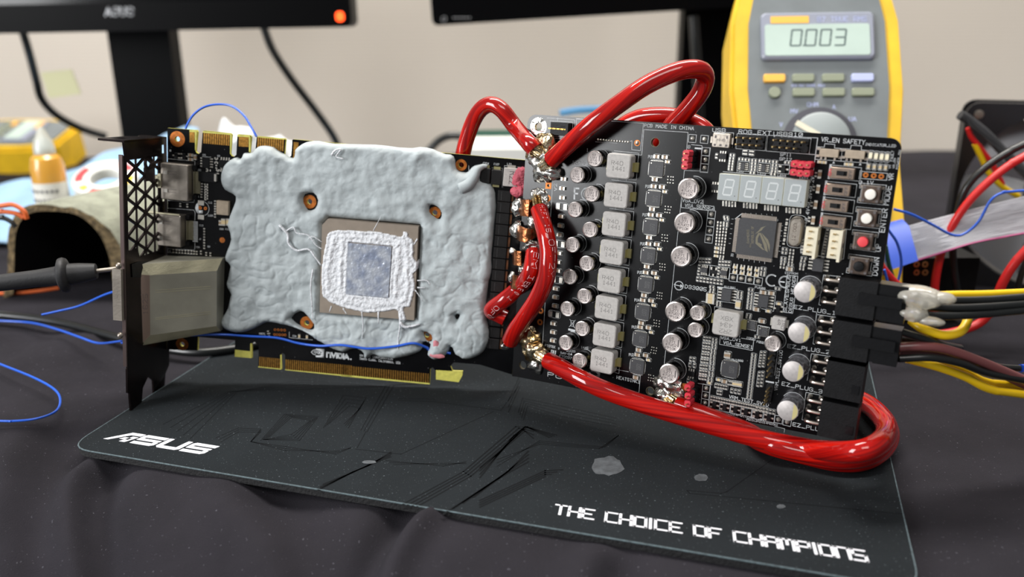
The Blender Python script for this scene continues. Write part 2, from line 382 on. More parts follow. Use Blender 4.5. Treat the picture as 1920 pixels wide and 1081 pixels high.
def spline(P, sub):
    if len(P) < 3: return [P[0].lerp(P[-1], i / sub) for i in range(sub + 1)]
    Q = [P[0] * 2 - P[1]] + P + [P[-1] * 2 - P[-2]]; out = []
    for a in range(1, len(Q) - 2):
        p0, p1, p2, p3 = Q[a - 1:a + 3]
        for i in range(sub):
            t = i / sub; out.append(.5 * (2 * p1 + (p2 - p0) * t + (2 * p0 - 5 * p1 + 4 * p2 - p3) * t * t + (3 * p1 - p0 - 3 * p2 + p3) * t ** 3))
    out.append(P[-1]); return out
def frames(P):
    out = []; N = len(P); u = None
    for a in range(N):
        t = (P[min(a + 1, N - 1)] - P[max(a - 1, 0)]).normalized()
        if u is None: u = t.orthogonal().normalized()
        else: u = (u - t * u.dot(t)).normalized()
        out.append((t, u, t.cross(u)))
    return out
def _font():
    d = {'A':'002640 1232','B':'000636454433033342413000','C':'4536160501103041','D':'00062644422000','E':'46060040 0333','F':'460600 0333','G':'45361605011030414323','H':'0006 4046 0343','I':'1030 2026 1636','J':'0110304146','K':'0006 460340','L':'060040','M':'0006234640','N':'00064046','O':'103041453616050110','P':'00063645443303','Q':'103041453616050110 2240','R':'00063645443303 2340','S':'011030414233130405163645','T':'0646 2026','U':'060110304146','V':'062046','W':'0610233046','X':'0046 0640','Y':'062346 2320','Z':'06460040','0':'103041453616050110','1':'152620 1030','2':'05163645440040','3':'05163645443313 334241301001','4':'30360242','5':'460603334241301001','6':'4536160501103041423303','7':'064610','8':'13334241301001021304051636454433','9':'0110304145361605041343','_':'0040','.':'2021','-':'1333','+':'2125 0343','/':'0046',',':'2110','^':'00402400 1020','Ø':'103041453616050110 1145'}
    d2 = {}
    for c, st in d.items(): d2[c] = [[(int(q[i]), int(q[i + 1])) for i in range(0, len(q), 2)] for q in st.split()]
    for c in 'abcdefghijklmnopqrstuvwxyz': d2[c] = [[(x, y * .75) for x, y in pl] for pl in d2[c.upper()]]
    return d2
FONT = _font()

# ================================================================== THE SETTING
wall = MB(); wall.box((0, 1312, 500), (4200, 20, 1700)); wall.obj('wall_back', m['wall'], kind='structure')
# table covered by a charcoal cloth that rolls over the front edge
def cloth():
    xs = np.concatenate([np.linspace(-900, -236, 36), np.linspace(-230, 200, 200), np.linspace(208, 900, 36)]); ys = np.concatenate([np.linspace(120, 205, 16), np.linspace(207, 345, 110), np.linspace(350, 1150, 70)])
    nx, ny = len(xs), len(ys); X, Y = np.meshgrid(xs, ys)
    e = np.where(X < 126, 279 - .292 * (X + 79.2), 219.); e = np.clip(e, 215, 312); d = np.maximum(0, (e - Y) * .96)
    Z = -3.2 - np.where(d < 60, d * d / 95., 60 * 60 / 95. + (d - 60) * 1.26)
    def crease(pts, amp, w, va, off):                               # rounded ridge with a hollow on one side
        nonlocal Z
        P = [np.array(v[:2]) for v in spline([Vector(FL(x, y, -8)[:2]).to_3d() for x, y in pts], 8)]; best = np.full(X.shape, 1e9); sd = np.zeros(X.shape); tt = np.zeros(X.shape)
        for k, (a, b_) in enumerate(zip(P[:-1], P[1:])):
            q = b_ - a; t = np.clip(((X - a[0]) * q[0] + (Y - a[1]) * q[1]) / (q @ q), 0, 1); dx, dy = X - a[0] - t * q[0], Y - a[1] - t * q[1]; dd = np.hypot(dx, dy); kk = dd < best
            best[kk] = dd[kk]; sd[kk] = (np.sign(q[0] * dy - q[1] * dx) * dd)[kk]; tt[kk] = ((k + t) / (len(P) - 1))[kk]
        f = np.clip(tt / .35, 0, 1) * np.clip((1.02 - tt) / .1, 0, 1)
        Z += f * (amp * np.exp(-(sd / w) ** 2) - va * np.exp(-((sd - off) / (w * 1.3)) ** 2))
    crease([(260, 842), (190, 872), (140, 908), (124, 958), (126, 1020), (132, 1100)], 7, 7, 10, 11)
    crease([(840, 958), (790, 1000), (735, 1062), (705, 1120)], 7, 6, 8, -9)
    crease([(60, 800), (30, 880), (-10, 980), (-40, 1100)], 7, 12, 7, 16)
    crease([(420, 900), (440, 960), (500, 1030), (520, 1110)], 6, 12, 7, 14)
    crease([(1150, 1040), (1110, 1085), (1090, 1120)], 4, 7, 5, 9)
    crease([(-20, 720), (60, 700), (160, 650), (230, 600)], 5, 13, 3, 20)
    V = [(x, y, z + (4.5 * noise.noise(Vector((x / 70, y / 90, 1))) * min(1, max(max(0, -165 - x) / 70, max(0, y - 520) / 150)) if x < -165 or y > 520 else 0)) for x, y, z in zip(X.ravel(), Y.ravel(), Z.ravel())]
    I = np.arange(nx * ny).reshape(ny, nx); F = np.stack([I[:-1, :-1], I[:-1, 1:], I[1:, 1:], I[1:, :-1]], -1).reshape(-1, 4).tolist()
    b = MB(); b.add(V, F); o = b.obj('tablecloth', m['cloth'], sharp=None); tag(o, 'charcoal black cloth spread over the whole table under everything', 'tablecloth')
cloth()

# ---- printed mouse pad
def mousepad():
    FLc, FR, BR, BL = np.array([-186., 317.]), np.array([126., 221.]), np.array([212., 495.]), np.array([-137., 501.])
    ctr = np.array([0., 380.]); M_ = Matrix.Translation(Vector((0, .38, 0)))
    t = thing('mouse_pad', 'dark grey printed mouse pad lying on the cloth under the boards', 'mouse pad', M_)
    def corner(p, a, b, r):
        da, db = (a - p) / np.linalg.norm(a - p), (b - p) / np.linalg.norm(b - p); out = []
        for i in range(7):
            q = i / 6; out.append(p + da * r * (1 - q) ** 2 + db * r * q ** 2)
        return out
    out = corner(FLc, BL, FR, 11) + corner(FR, FLc, BR, 11) + corner(BR, FR, BL, 11) + corner(BL, BR, FLc, 11)
    loc = [tuple(p - ctr) for p in out]
    b = MB(); b.plate(loc, [], -3.1, -.25, 1); o = len(b.v)
    b.plate(loc, [], -.25, 0, 0); b.obj('pad_body', [m['matt'], m['matside']], t)
    e = MB(); e.tube([(p[0], p[1], -.15) for p in loc] + [(loc[0][0], loc[0][1], -.15)], .32, 6, raw=True); e.obj('rim', m['matedge'], t, label='pale teal worn rim of the pad')
    F2 = lambda c, x, y: tuple(FL(*zp(c, x, y))[:2] - ctr)
    # white lettering: stylised maker's word at the front left
    l = MB()
    q0, q1 = np.array(F2('X', 200, 388)), np.array(F2('X', 598, 452)); d = q1 - q0; d /= np.linalg.norm(d); up = np.array(F2('X', 270, 357)) - q0
    W_ = np.linalg.norm(np.array(F2('X', 598, 452)) - q0)
    def glyph(polys, x0, x1):
        for pl in polys:
            pts = [q0 + d * W_ * (x0 + (x1 - x0) * x) + up * y for x, y in pl]
            l.plate([tuple(p) for p in pts], [], .02, .08)
    h_ = .26
    glyph([[(0, 0), (.18, 0), (.62, .74), (.98, .74), (1.02, 1), (.5, 1)], [(.62, 0), (.84, 0), (.98, .62), (.76, .62)], [(.46, .24), (.80, .24), (.84, .46), (.56, .46)]], 0, .26)
    glyph([[(.0, .62), (.16, .62), (.2, .74), (1, .74), (1.03, 1), (.1, 1), (0, .86)], [(0, .62), (0, .40), (.85, .40), (.97, .5), (.97, .62)], [(.0, 0), (.85, 0), (.97, .14), (.97, .40), (.8, .40), (.78, .26), (0, .26)]], .27, .50)
    glyph([[(0, 0.14), (.12, 0), (.88, 0), (1, .14), (1, 1), (.8, 1), (.78, .26), (.2, .26), (.2, 1), (0, 1)]], .515, .745)
    glyph([[(.0, .62), (.16, .62), (.2, .74), (1, .74), (1.03, 1), (.1, 1), (0, .86)], [(0, .62), (0, .40), (.85, .40), (.97, .5), (.97, .62)], [(.0, 0), (.85, 0), (.97, .14), (.97, .40), (.8, .40), (.78, .26), (0, .26)]], .765, 1.0)
    l.obj('logo_print', m['matwhite'], t)
    # angular slogan
    sl = MB(); a0, a1 = np.array(F2('Y', 262, 606)), np.array(F2('Y', 1368, 776)); up_ = (np.array(F2('Y', 285, 575)) - np.array(F2('Y', 278, 606))); dd = a1 - a0
    ST = {'T':'0646 2026','H':'0006 4046 0343','E':'46060040 0333','C':'46060040','O':'0006464000','I':'2026','F':'460600 0333','A':'000646 4046 0343','M':'000646 2623 4640','P':'0006464303','N':'00060646 4640','S':'46060343404000'}
    tx = 'THE CHOICE OF CHAMPIONS'; n = len(tx)
    WD = {'I': .42, ' ': .62}; pos = []; acc = 0.
    for ch in tx: pos.append(acc); acc += WD.get(ch, 1.)
    for i, ch in enumerate(tx):
        if ch == ' ': continue
        for st in ST[ch].split():
            pts = [(int(st[q]), int(st[q + 1])) for q in range(0, len(st), 2)]
            if ch == 'S': pts = [(4, 6), (0, 6), (0, 3), (4, 3), (4, 0), (0, 0)]
            for (xa, ya), (xb, yb) in zip(pts[:-1], pts[1:]):
                f = lambda x, y: a0 + dd * ((pos[i] + (x / 4 * .76 if ch != 'I' else .08)) / (acc - .24)) + up_ * (y / 6)
                sl.strip([f(xa, ya), f(xb, yb)], 1.0 if xa == xb else .8, .06)
    sl.obj('slogan_print', m['matwhite'], t)
    # dark printed circuit figures
    g = MB()
    def pl(c, pts, w=.38): g.strip([F2(c, *p) for p in pts], w, .04)
    for k in range(5):
        o_ = k * 9
        pl('X', [(440 + o_ * 3, 330 + o_ * 1.6), (700 + o_, 200), (1020 - o_, 190 - o_), (1340, 180)])
    for k in range(5): pl('X', [(830 + k * 8, 395 - k * 3), (925 + k * 7, 290 + k * 3), (1060 - k * 8, 300 + k * 4), (985 - k * 8, 395 - k * 6), (840, 392)])
    for k in range(3): pl('X', [(650 + 10 * k, 385 + 8 * k), (740, 345 + 8 * k), (830, 350 + 6 * k), (790, 400), (930, 420 + 8 * k), (1130, 450 - 6 * k), (1190, 425)])
    for k in range(4): pl('X', [(1080 + 8 * k, 345 - 6 * k), (1160 + 8 * k, 215 + 14 * k), (1250 - 7 * k, 225 + 14 * k), (1180 - 6 * k, 345 - 5 * k)])
    for k in range(3): pl('X', [(1230 + 12 * k, 355 + 3 * k), (1330 + 16 * k, 175), (1440 + 12 * k, 170)])
    pl('X', [(1210, 430), (1390, 450), (1760, 280)]); pl('X', [(1215, 425), (1250, 360)]); pl('X', [(1380, 235), (1520, 240), (1790, 275), (1860, 180)]); pl('X', [(1380, 228), (1530, 230)])
    for k in range(4): pl('X', [(1380 + 25 * k, 660), (1640 + 10 * k, 520 + 6 * k), (1850 + 12 * k, 340 + 6 * k), (1920, 345 + 14 * k)], .7)
    for k in range(3): pl('X', [(1330 + 16 * k, 475 + 8 * k), (1560 + 10 * k, 498 - 6 * k), (1650, 480 + 4 * k)])
    for k in range(4): pl('X', [(1050 + 10 * k, 600 - 10 * k), (1200 + 20 * k, 520 - 8 * k), (1350, 460 - 6 * k)], .8)
    for k in range(4): pl('X', [(1560 + 40 * k, 690 - 22 * k), (1760 + 20 * k, 560 - 14 * k), (1900, 480 - 14 * k)], .8)
    for k in range(4): pl('Y', [(0, 480 - 12 * k), (120 + 16 * k, 330 - 10 * k), (160, 300), (270 - 8 * k, 330 + 3 * k)], .7)
    for k in range(4): pl('Y', [(0, 560 + 8 * k), (230, 455 + 7 * k), (290 - 20 * k, 452 + 8 * k)], .8)
    for k in range(3): pl('Y', [(60, 440 - 12 * k), (210, 350 + 6 * k), (440 - 10 * k, 372 + 3 * k), (490, 330)])
    for k in range(4): pl('Y', [(135 + 6 * k, 250 + 9 * k), (150 + 6 * k, 200 + 9 * k), (300, 230 + 12 * k), (480, 270 + 10 * k)])
    pl('Y', [(730, 525), (850, 535), (870, 530), (1040, 410)]); pl('Y', [(730, 525), (740, 535), (1000, 560), (1490, 608)])
    for k in range(3): pl('Y', [(100, 210 + 20 * k), (140, 120 + 20 * k)])
    g.obj('circuit_print', m['matline'], t, kind='stuff')
    def splat(c, x, y, rx, ry, sd):
        pts = [(x + rx * math.cos(a) * (1 + .3 * noise.noise(Vector((math.cos(a) * 2, math.sin(a) * 2, sd)))), y + ry * math.sin(a) * (1 + .3 * noise.noise(Vector((math.cos(a) * 2, math.sin(a) * 2, sd + 5))))) for a in np.linspace(0, 6.283, 22)[:-1]]
        MB().plate([F2(c, *p) for p in pts], [], .03, .12).obj('residue_spot', m['residue'], t)
    splat('Y', 450, 440, 55, 34, 2); splat('Y', 1062, 582, 16, 7, 3); splat('X', 1263, 482, 28, 7, 4); splat('Y', 780, 480, 25, 12, 8)
mousepad()

# ================================================================== SHARED COMPONENT MESHES
def chip_mesh(name, L, W, H, body, end, ef=.28):
    b = MB(); b.box((0, 0, H / 2), (L * (1 - 2 * ef), W * .97, H * .96), 0)
    for q in (-1, 1): b.box((q * L * (.5 - ef / 2), 0, H / 2), (L * ef, W, H), 1)
    return b.mesh(name, [body, end])
ck = {'r': chip_mesh('chip_resistor', 1.75, .85, .5, m['res'], m['tin'], .30), 'c': chip_mesh('chip_capacitor', 2.4, 1.35, 1.1, m['cer'], m['tin']),
      'C': chip_mesh('chip_capacitor', 3.3, 2.0, 1.4, m['cerl'], m['tin'], .22), 'p': chip_mesh('chip_capacitor', 1.9, 1.0, .8, m['cerl'], m['tin'])}
NAMES = {'r': 'chip_resistor', 'c': 'chip_capacitor', 'C': 'chip_capacitor', 'p': 'chip_capacitor'}
def soic_mesh(name, W, Hh, n, legs=1.4, H=1.4, body=None):
    b = MB(); b.rbox((0, 0, .15), (W, Hh, H), .2, 0, .15)
    for q in (-1, 1):
        for i in range(n):
            y = (i - (n - 1) / 2) * Hh / n * .98; b.box((q * (W / 2 + legs / 2), y, .25), (legs, Hh / n * .5, .3), 1); b.box((q * (W / 2 + .1), y, .5), (.3, Hh / n * .5, .7), 1)
    return b.mesh(name, [body or m['chip'], m['tin']])
def sot_mesh(name, flip=1):
    b = MB(); b.rbox((0, 0, .1), (1.5, 2.7, .9), .15, 0, .1)
    for y in (-.95, .95): b.box((-1.25 * flip, y, .2), (1.1, .6, .3), 1)
    b.box((1.25 * flip, 0, .2), (1.1, .6, .3), 1)
    return b.mesh(name, [m['blackg'], m['tin']])
def pin_field(name, pts, h, base=2.5, cell=2.54, colr='black', tips=True):
    b = MB()
    for x, y in pts:
        oc = [(-.5, -.3), (-.3, -.5), (.3, -.5), (.5, -.3), (.5, .3), (.3, .5), (-.3, .5), (-.5, .3)]
        b.plate([(x + p * cell, y + q * cell) for p, q in oc], [], 0, base, 0)
    return b.mesh(name, [m[colr]])
pin_me = MB().box((0, 0, 4.2), (.62, .62, 8.6), 0, None, .8).mesh('pin', [m['pin']])
pinl_me = MB().box((0, 0, 6.), (.62, .62, 12.2), 0, None, .8).mesh('pin', [m['pin']])
joint_me = MB().lathe([(.95, 0), (.85, .35), (.5, .85), (.2, 1.1)], n=12).mesh('solder_joint', [m['tin']])
# ================================================================== POWER BOARD (right)
EP = thing('power_board', 'large black voltage regulator circuit board with four digit display, standing upright', 'circuit board', ME)
hole = lambda c, x, y, r: circ(eu(c, x, y), r, 20)
W_, H_ = 148.8, 113.2
out = []
def arc(cx, cy, r, a0, a1): 
    for i in range(7): a = math.radians(a0 + (a1 - a0) * i / 6); out.append((cx + r * math.cos(a), cy + r * math.sin(a)))
arc(4, -4, 4, 180, 90); arc(W_ - 4, -4, 4, 90, 0); out += [(W_, -H_), (3, -118.3 + .0), (0.4, -116)]
out = [(x, y if y > -100 else (-H_ - (118.3 - H_) * max(0, (50 - x)) / 50 if x < 50 else -H_)) for x, y in out]
b = MB(); b.plate(out, [hole('a', 285, 360, 1.9), hole(None, 980, 684, 1.9), hole('b', 465, 545, 1.75), hole(None, 1219, 732.7, 1.7), circ(eu('I', 700, 697), .6, 12), circ(eu('I', 697, 795), .6, 12)], -1.6, 0, 0, 1)
b.obj('circuit_board', [m['pcb'], m['fr4e']], EP, sharp=20)
def epart(me, name, c, x, y, w=0., rz=0., z=0., **kw):
    q = eu(c, x, y, w); return put(me, name, EP, (q[0], q[1], z), rz, **kw)
silk = MB()
def stext(txt, c, x0, y0, x1, y1, hpx, c2=None, w=None, ppm=5.0, k=0):
    p0, p1 = eu(c, x0, y0), eu(c2 or c, x1, y1); s_ = ZM[c][2] if c else 1; silk.text(txt, p0, p1, hpx / s_ / ppm, .04, w, k)
def sline(c, pts, w=.16, closed=False, k=0): silk.strip([eu(c, *p) for p in pts], w, .03, k, closed)
def sbox(u, v, a, b_, w=.14, rz=0.):
    cs, sn = math.cos(rz), math.sin(rz)
    silk.strip([(u + cs * x - sn * y, v + sn * x + cs * y) for x, y in rrect(a, b_, min(a, b_) * .28, 2)], w, .03, 0, True)
def sarc(cc, r, a0, a1, w, n=24):
    silk.strip([(cc[0] + r * math.cos(math.radians(a0 + (a1 - a0) * i / n)), cc[1] + r * math.sin(math.radians(a0 + (a1 - a0) * i / n))) for i in range(n + 1)], w, .035)
def chip(kd, c, x, y, vert=False, outline=True, rz=0.):
    q = eu(c, x, y); r_ = math.pi / 2 if vert else 0
    put(ck[kd], NAMES[kd], EP, (q[0], q[1], 0), r_ + rz)
    if outline:
        L, W2 = {'r': (2.3, 1.35), 'c': (3.1, 1.95), 'C': (4.1, 2.7), 'p': (2.5, 1.6)}[kd]; sbox(q[0], q[1], L, W2, .085, r_)
# ---- small bronze can capacitors
def can(R_, H, ks):
    b = MB(); b.lathe([(R_ * 1.0, 0), (R_ * 1.0, .5), (R_ * .96, .9), (R_ * .96, 1.15), (R_, 1.5), (R_, H - .5), (R_ * .95, H - .12), (R_ * .86, H), (R_ * .83, H - .06)], n=32, ks=[0, 0, 0, 0, 0, 2, 2, 2, 1])
    return b.mesh('capacitor', ks)
def canmark(R_, H, l1, l2, bar=True):
    b = MB(); z = H - .02; s_ = R_ / 3.4
    for i, tx in enumerate(l1): 
        n = len(tx); b.text(tx, (-.36 * n * s_ - .3, (1.25 - i * 1.1) * s_), (.36 * n * s_ - .3, (1.25 - i * 1.1) * s_), .72 * s_, z, .13 * s_)
    if bar: b.box((R_ * .62, .1 * R_, z), (.35 * s_, 2.4 * s_, .04))
    return b.mesh('marking', [m['mark']])
cs_me, cs_mk = can(3.45, 6.4, [m['canside'], m['cantop'], m['canrim']]), canmark(3.45, 6.4, ['63', 'L561', '47UQ', 'FP10K'], True)
cb_me, cb_mk = can(4.25, 8.4, [m['canside'], m['cantop'], m['canrim']]), canmark(4.25, 8.4, ['16', 'L271', '47U02', 'FP10K'], True)
cm_me, cm_mk = can(3.2, 7.2, [m['canside'], m['cantop'], m['canrim']]), canmark(3.2, 7.2, ['63', 'L561', '47UQ', 'FP10K'], True)
def put_can(me, mk, H, R_, c, x, y):
    q = eu(c, x, y, H); o = put(me, 'capacitor', EP, (q[0], q[1], 0)); put(mk, 'marking', o); sarc(q, R_ + .35, -70, 100, .25)
for x, y in [(442, 377), (315, 495), (420, 632), (300, 745), (408, 890)]: put_can(cs_me, cs_mk, 6.4, 3.45, 's', x, y)
for x, y in [(203, 73), (307, 208), (185, 305), (290, 445), (167, 537), (273, 680), (155, 782), (255, 912)]: put_can(cs_me, cs_mk, 6.4, 3.45, 't', x, y)
for c, x, y in [('i', 487, 292), ('i', 449, 638), ('i', 413, 978), ('l', 397, 212), ('l', 345, 725), ('n', 297, 352)]: put_can(cb_me, cb_mk, 8.4, 4.25, c, x, y)
for c, x, y in [('l', 760, 235), ('l', 727, 512), ('m', 465, 428)]: put_can(cm_me, cm_mk, 7.2, 3.2, c, x, y)
# ---- bright aluminium capacitors with a yellow stripe
b = MB(); b.lathe([(4.1, 0), (4.1, .9), (3.85, 1.3), (3.85, 1.8), (4.1, 2.2), (4.1, 9.9), (3.9, 10.4), (3.7, 10.5)], n=36, ks=[0, 0, 0, 0, 0, 0, 1, 1]); ca_me = b.mesh('capacitor', [m['alu'], m['alutop']])
b = MB(); b.plate([(3.68 * math.cos(a), 3.68 * math.sin(a)) for a in np.linspace(-1.02, 1.02, 16)], [], 10.45, 10.54); st_me = b.mesh('polarity_stripe', [m['stripe']])
for c, x, y in [('k', 1045, 450), ('m', 940, 228), ('m', 832, 922), ('o', 613, 637)]:
    q = eu(c, x, y, 10.5); o = put(ca_me, 'capacitor', EP, (q[0], q[1], 0), label='bright aluminium capacitor with a yellow stripe'); put(st_me, 'polarity_stripe', o); sarc(q, 4.4, -60, 150, .2)
# ---- phase inductors
def inductor(W, L, H, r): 
    b = MB(); b.rbox((0, 0, .3), (W, L, H - .3), r, 0, .35, n=4); return b.mesh('inductor', [m['ind']])
def terminal(): 
    b = MB(); b.box((0, 0, 1.0), (1.9, 3.6, .25)); b.box((-.75, 0, 2.0), (.3, 3.6, 2.2)); b.box((.2, 0, .45), (1.6, 3.9, .8)); return b.mesh('terminal', [m['term']])
in_me, tm_me = inductor(10.3, 9.9, 5.6, 1.3), terminal()
b = MB(); b.text('R40', (-3, .4), (2.0, .4), 1.5, 5.63, .22); b.text('1441', (-2.6, -1.8), (3.2, -1.8), 1.5, 5.63, .22); inm = b.mesh('marking', [m['indmark']])
IND = [('s', 614, 429), ('s', 596, 642), ('s', 581, 851), ('t', 486, 127.5), ('t', 469.5, 333), ('t', 450, 531), ('t', 435, 729), ('t', 416, 918)]
for c, x, y in IND:
    q = eu(c, x, y, 5.6); o = put(in_me, 'inductor', EP, (q[0], q[1], 0)); put(tm_me, 'terminal', o, (6.0, -.2, 0)); put(tm_me, 'terminal', o, (-6.0, -.2, 0), math.pi); put(inm, 'marking', o)
    silk.strip([(q[0] - 4.6, q[1] + 5.7), (q[0] + 6.2, q[1] + 5.5), (q[0] + 6.2, q[1] - 5.3), (q[0] + 3, q[1] - 5.3)], .14, .03)
    for dx in (-1.8, 1.9): silk.strip([(q[0] + dx, q[1] - 4.8), (q[0] + dx, q[1] - 6.4)], .12, .03)
q = eu('l', 1227, 408, 5.6); o = put(in_me, 'inductor', EP, (q[0], q[1], 0)); put(tm_me, 'terminal', o, (6.0, -.2, 0)); put(tm_me, 'terminal', o, (-6.0, .2, 0), math.pi)
b = MB(); 
for i, tx in enumerate(['2R2', '434', 'X9X']): b.text(tx, (2.6, -2.2 + i * 2.6), (-2.2, -2.2 + i * 2.6), 1.6, 5.63, .22)
put(b.mesh('marking', [m['indmark']]), 'marking', o)
sline('l', [(1040, 235), (1045, 125), (1515, 205), (1495, 330), (1550, 335), (1530, 515), (1470, 510), (1450, 625)])
q = eu('v', 507, 402, 2.8); b = MB(); b.rbox((0, 0, .2), (4.9, 5.0, 2.6), .4, 0, .2); o = put(b.mesh('inductor', [m['ind']]), 'inductor', EP, (q[0], q[1], 0))
b = MB(); b.box((2.8, 0, .5), (1.1, 3, 1.)); b.box((-2.8, 0, .5), (1.1, 3, 1.)); put(b.mesh('terminal', [m['tin']]), 'terminal', o)
b = MB(); b.text('1R0', (1.2, 1.8), (1.2, -1.8), 1.1, 2.83, .16); b.text('4R', (-.4, 1.8), (-.4, -.4), 1.1, 2.83, .16); put(b.mesh('marking', [m['mark']]), 'marking', o)
# ---- driver chips PU9..PU2
def qfn(W, L):
    b = MB(); b.rbox((0, 0, 0), (W, L, .9), .15, 0, .05)
    n = int(W / .62)
    for i in range(n):
        x = (i - (n - 1) / 2) * .6
        for q in (-1, 1): b.box((x, q * (L / 2 + .1), .18), (.3, .45, .3), 1); b.box((q * (W / 2 + .1), x, .18), (.45, .3, .3), 1)
    b.box((-W * .36, L * .36, .92), (.4, .4, .04), 1); 
    for i in range(3): b.text(['NCP5', '1441', 'A2K'][i], (-.2 + i * .75, 1.4), (-.2 + i * .75, -1.4), .5, .93, .09, 2)
    return b.mesh('driver_chip', [m['chip'], m['tin'], m['faint']])
qf = qfn(6.1, 6.1)
DRV = [('s', 888, 450), ('s', 868, 665), ('s', 847, 870), ('t', 753, 153), ('t', 733, 360), ('t', 712, 560), ('t', 693, 755), ('t', 672, 955)]
vias = MB()
for i, (c, x, y) in enumerate(DRV):
    px = zp(c, x, y); q = eu(None, *px, .9); put(qf, 'driver_chip', EP, (q[0], q[1], 0)); sbox(q[0], q[1], 7.0, 7.2)
    for dx, dy, kd in ((2.3, -23.3, 'c'), (17.9, -22.2, 'c'), (22.5, -13.4, 'p'), (-.8, 19.4, 'c')): chip(kd, None, px[0] + dx, px[1] + dy)
    stext('PU%d' % (9 - i), None, px[0] - 14.5, px[1] - 20.5, px[0] - 5.5, px[1] - 20, 5, ppm=4.4)
    for j in range(9): vias.lathe([(.28, .01), (.22, .06)], (q[0] + 5.2 + (j % 3) * 1.05 + random.uniform(-.2, .2), q[1] - 3.6 + (j // 3) * 1.2 - 1.4, 0), 6)
for c, x, y in [('s', 225, 522), ('s', 215, 590), ('s', 215, 657), ('s', 205, 793), ('s', 200, 860), ('s', 195, 925), ('s', 190, 1057), ('t', 110, 130), ('t', 105, 195), ('t', 105, 258), ('t', 90, 388), ('t', 85, 450), ('t', 83, 513), ('t', 72, 640), ('t', 70, 702), ('t', 68, 763)]: chip('c', c, x, y)
for c, x, y in [('s', 208, 722), ('s', 192, 993), ('t', 100, 325), ('t', 75, 575)]:
    q = eu(c, x, y); b = MB(); b.box((-1.7, 0, .25), (1.6, 2.4, .5)); b.box((1.7, 0, .25), (1.6, 2.4, .5)); put(b.mesh('solder_pad', [m['tin']]), 'solder_pad', EP, (q[0], q[1], 0)); sbox(q[0], q[1], 6, 3.2)
# ---- pin test points (solder joints in outlined squares)
for c, x, y in [('b', 1135, 475), ('b', 1350, 490), ('b', 1375, 710), ('b', 1365, 858), ('b', 1350, 1005), ('i', 725, 550), ('i', 715, 632), ('i', 707, 715), ('i', 697, 800), ('j', 1348, 525), ('j', 1483, 540), ('j', 1622, 562), ('j', 1760, 585), ('n', 908, 585), ('n', 895, 705), ('n', 885, 825), ('o', 478, 768), ('o', 608, 805)]:
    q = eu(c, x, y); put(joint_me, 'solder_joint', EP, (q[0], q[1], 0)); silk.strip([(q[0] + a * 1.5, q[1] + b_ * 1.5) for a, b_ in ((-1, -1), (1, -1), (1, 1), (-1, 1))], .16, .03, 0, True)
dots = MB()
for i in range(12): 
    q = eu('s', 470 + i * 19.8, 238 + i * 1.5); dots.lathe([(.5, 0), (.42, .35), (.15, .6)], (q[0], q[1], 0), 10)
dots.obj('contact_row', m['tin'], EP, kind='stuff')
# ---- headers
def header(pts, col, name, tips, me=None, lower=0):
    cx = sum(p[0] for p in pts) / len(pts); cy = sum(p[1] for p in pts) / len(pts)
    o = put(pin_field(name, [(p[0] - cx, p[1] - cy) for p in pts], 0, colr=col), name, EP, (cx, cy, lower))
    for p in tips: put(me or pin_me, 'pin', o, (p[0] - cx, p[1] - cy, 0))
    return o
r1 = [eu('c', 195 + i * 124, 362 + i * 7, 8.5) for i in range(4)]; r2 = [eu('c', 185 + i * 122, 483 + i * 8.4, 8.5) for i in range(4)]; header(r1 + r2, 'black', 'pin_header', r1 + r2)
r1 = [eu('c', 862 + i * 128, 408 + i * 9.7, 8.5) for i in range(5)]; r2 = [eu('c', 842 + i * 129, 530 + i * 10.6, 8.5) for i in range(5)]; header(r1 + r2, 'black', 'pin_header', r1 + r2[:4])
sline('c', [(215, 290), (745, 325), (715, 600), (190, 560), (215, 290)]); sline('c', [(765, 320), (1660, 370), (1610, 750)]); sline('c', [(765, 320), (735, 605), (1625, 670)]); sline('c', [(880, 330), (875, 345), (1545, 380), (1510, 650)])
for c, ys, tips in (('b', None, [(990, 745), (975, 858), (965, 975)]), ('n', None, [(575, 610 - 10), (580, 735), (575, 860)])):
    P = [eu(c, x, y, 12.) for x, y in tips]; o = header(P, 'black', 'pin_header', P, pinl_me)
    cx, cy = sum(p[0] for p in P) / 3, sum(p[1] for p in P) / 3
    put(pin_field('jumper_cap', [(p[0] - cx, p[1] - cy) for p in P], 0, 5.5, 2.5, 'red'), 'jumper_cap', o, (0, 0, 4.6), label='red plastic jumper cap')
sline('b', [(1115, 585), (1310, 605), (1270, 1060), (990, 1050)]); sline('b', [(1320, 635), (1460, 645), (1410, 1090), (1270, 1080)]); sline('b', [(1190, 650), (1310, 660)], .6)
for y0 in (0, 1):
    P = [eu('c', (1345, 1468, 1230)[i] - y0 * 18, (855, 860, 838)[i] + y0 * 148, 8.5) for i in (2, 0, 1)]
    o = header(P, 'red', 'pin_header', P); o['label'] = 'red three pin header'
    put(pin_field('jumper_cap', [(p[0] - sum(a[0] for a in P) / 3, p[1] - sum(a[1] for a in P) / 3) for p in P], 0, 5., 2.4, 'red'), 'jumper_cap', o, (0, 0, 2.6))
for P0, n_, stp, c in (((395, 690), 4, (-12, 112), 'm'), ((290, 350), 4, (-12, 66), 'o')):
    P = [eu(c, P0[0] + i * stp[0], P0[1] + i * stp[1], 8.5) for i in range(n_)]; header(P, 'black', 'pin_header', P)
sline('m', [(560, 560), (505, 990)]); sline('o', [(400, 200), (355, 525)]); sline('o', [(295, 195), (400, 215)], .6)
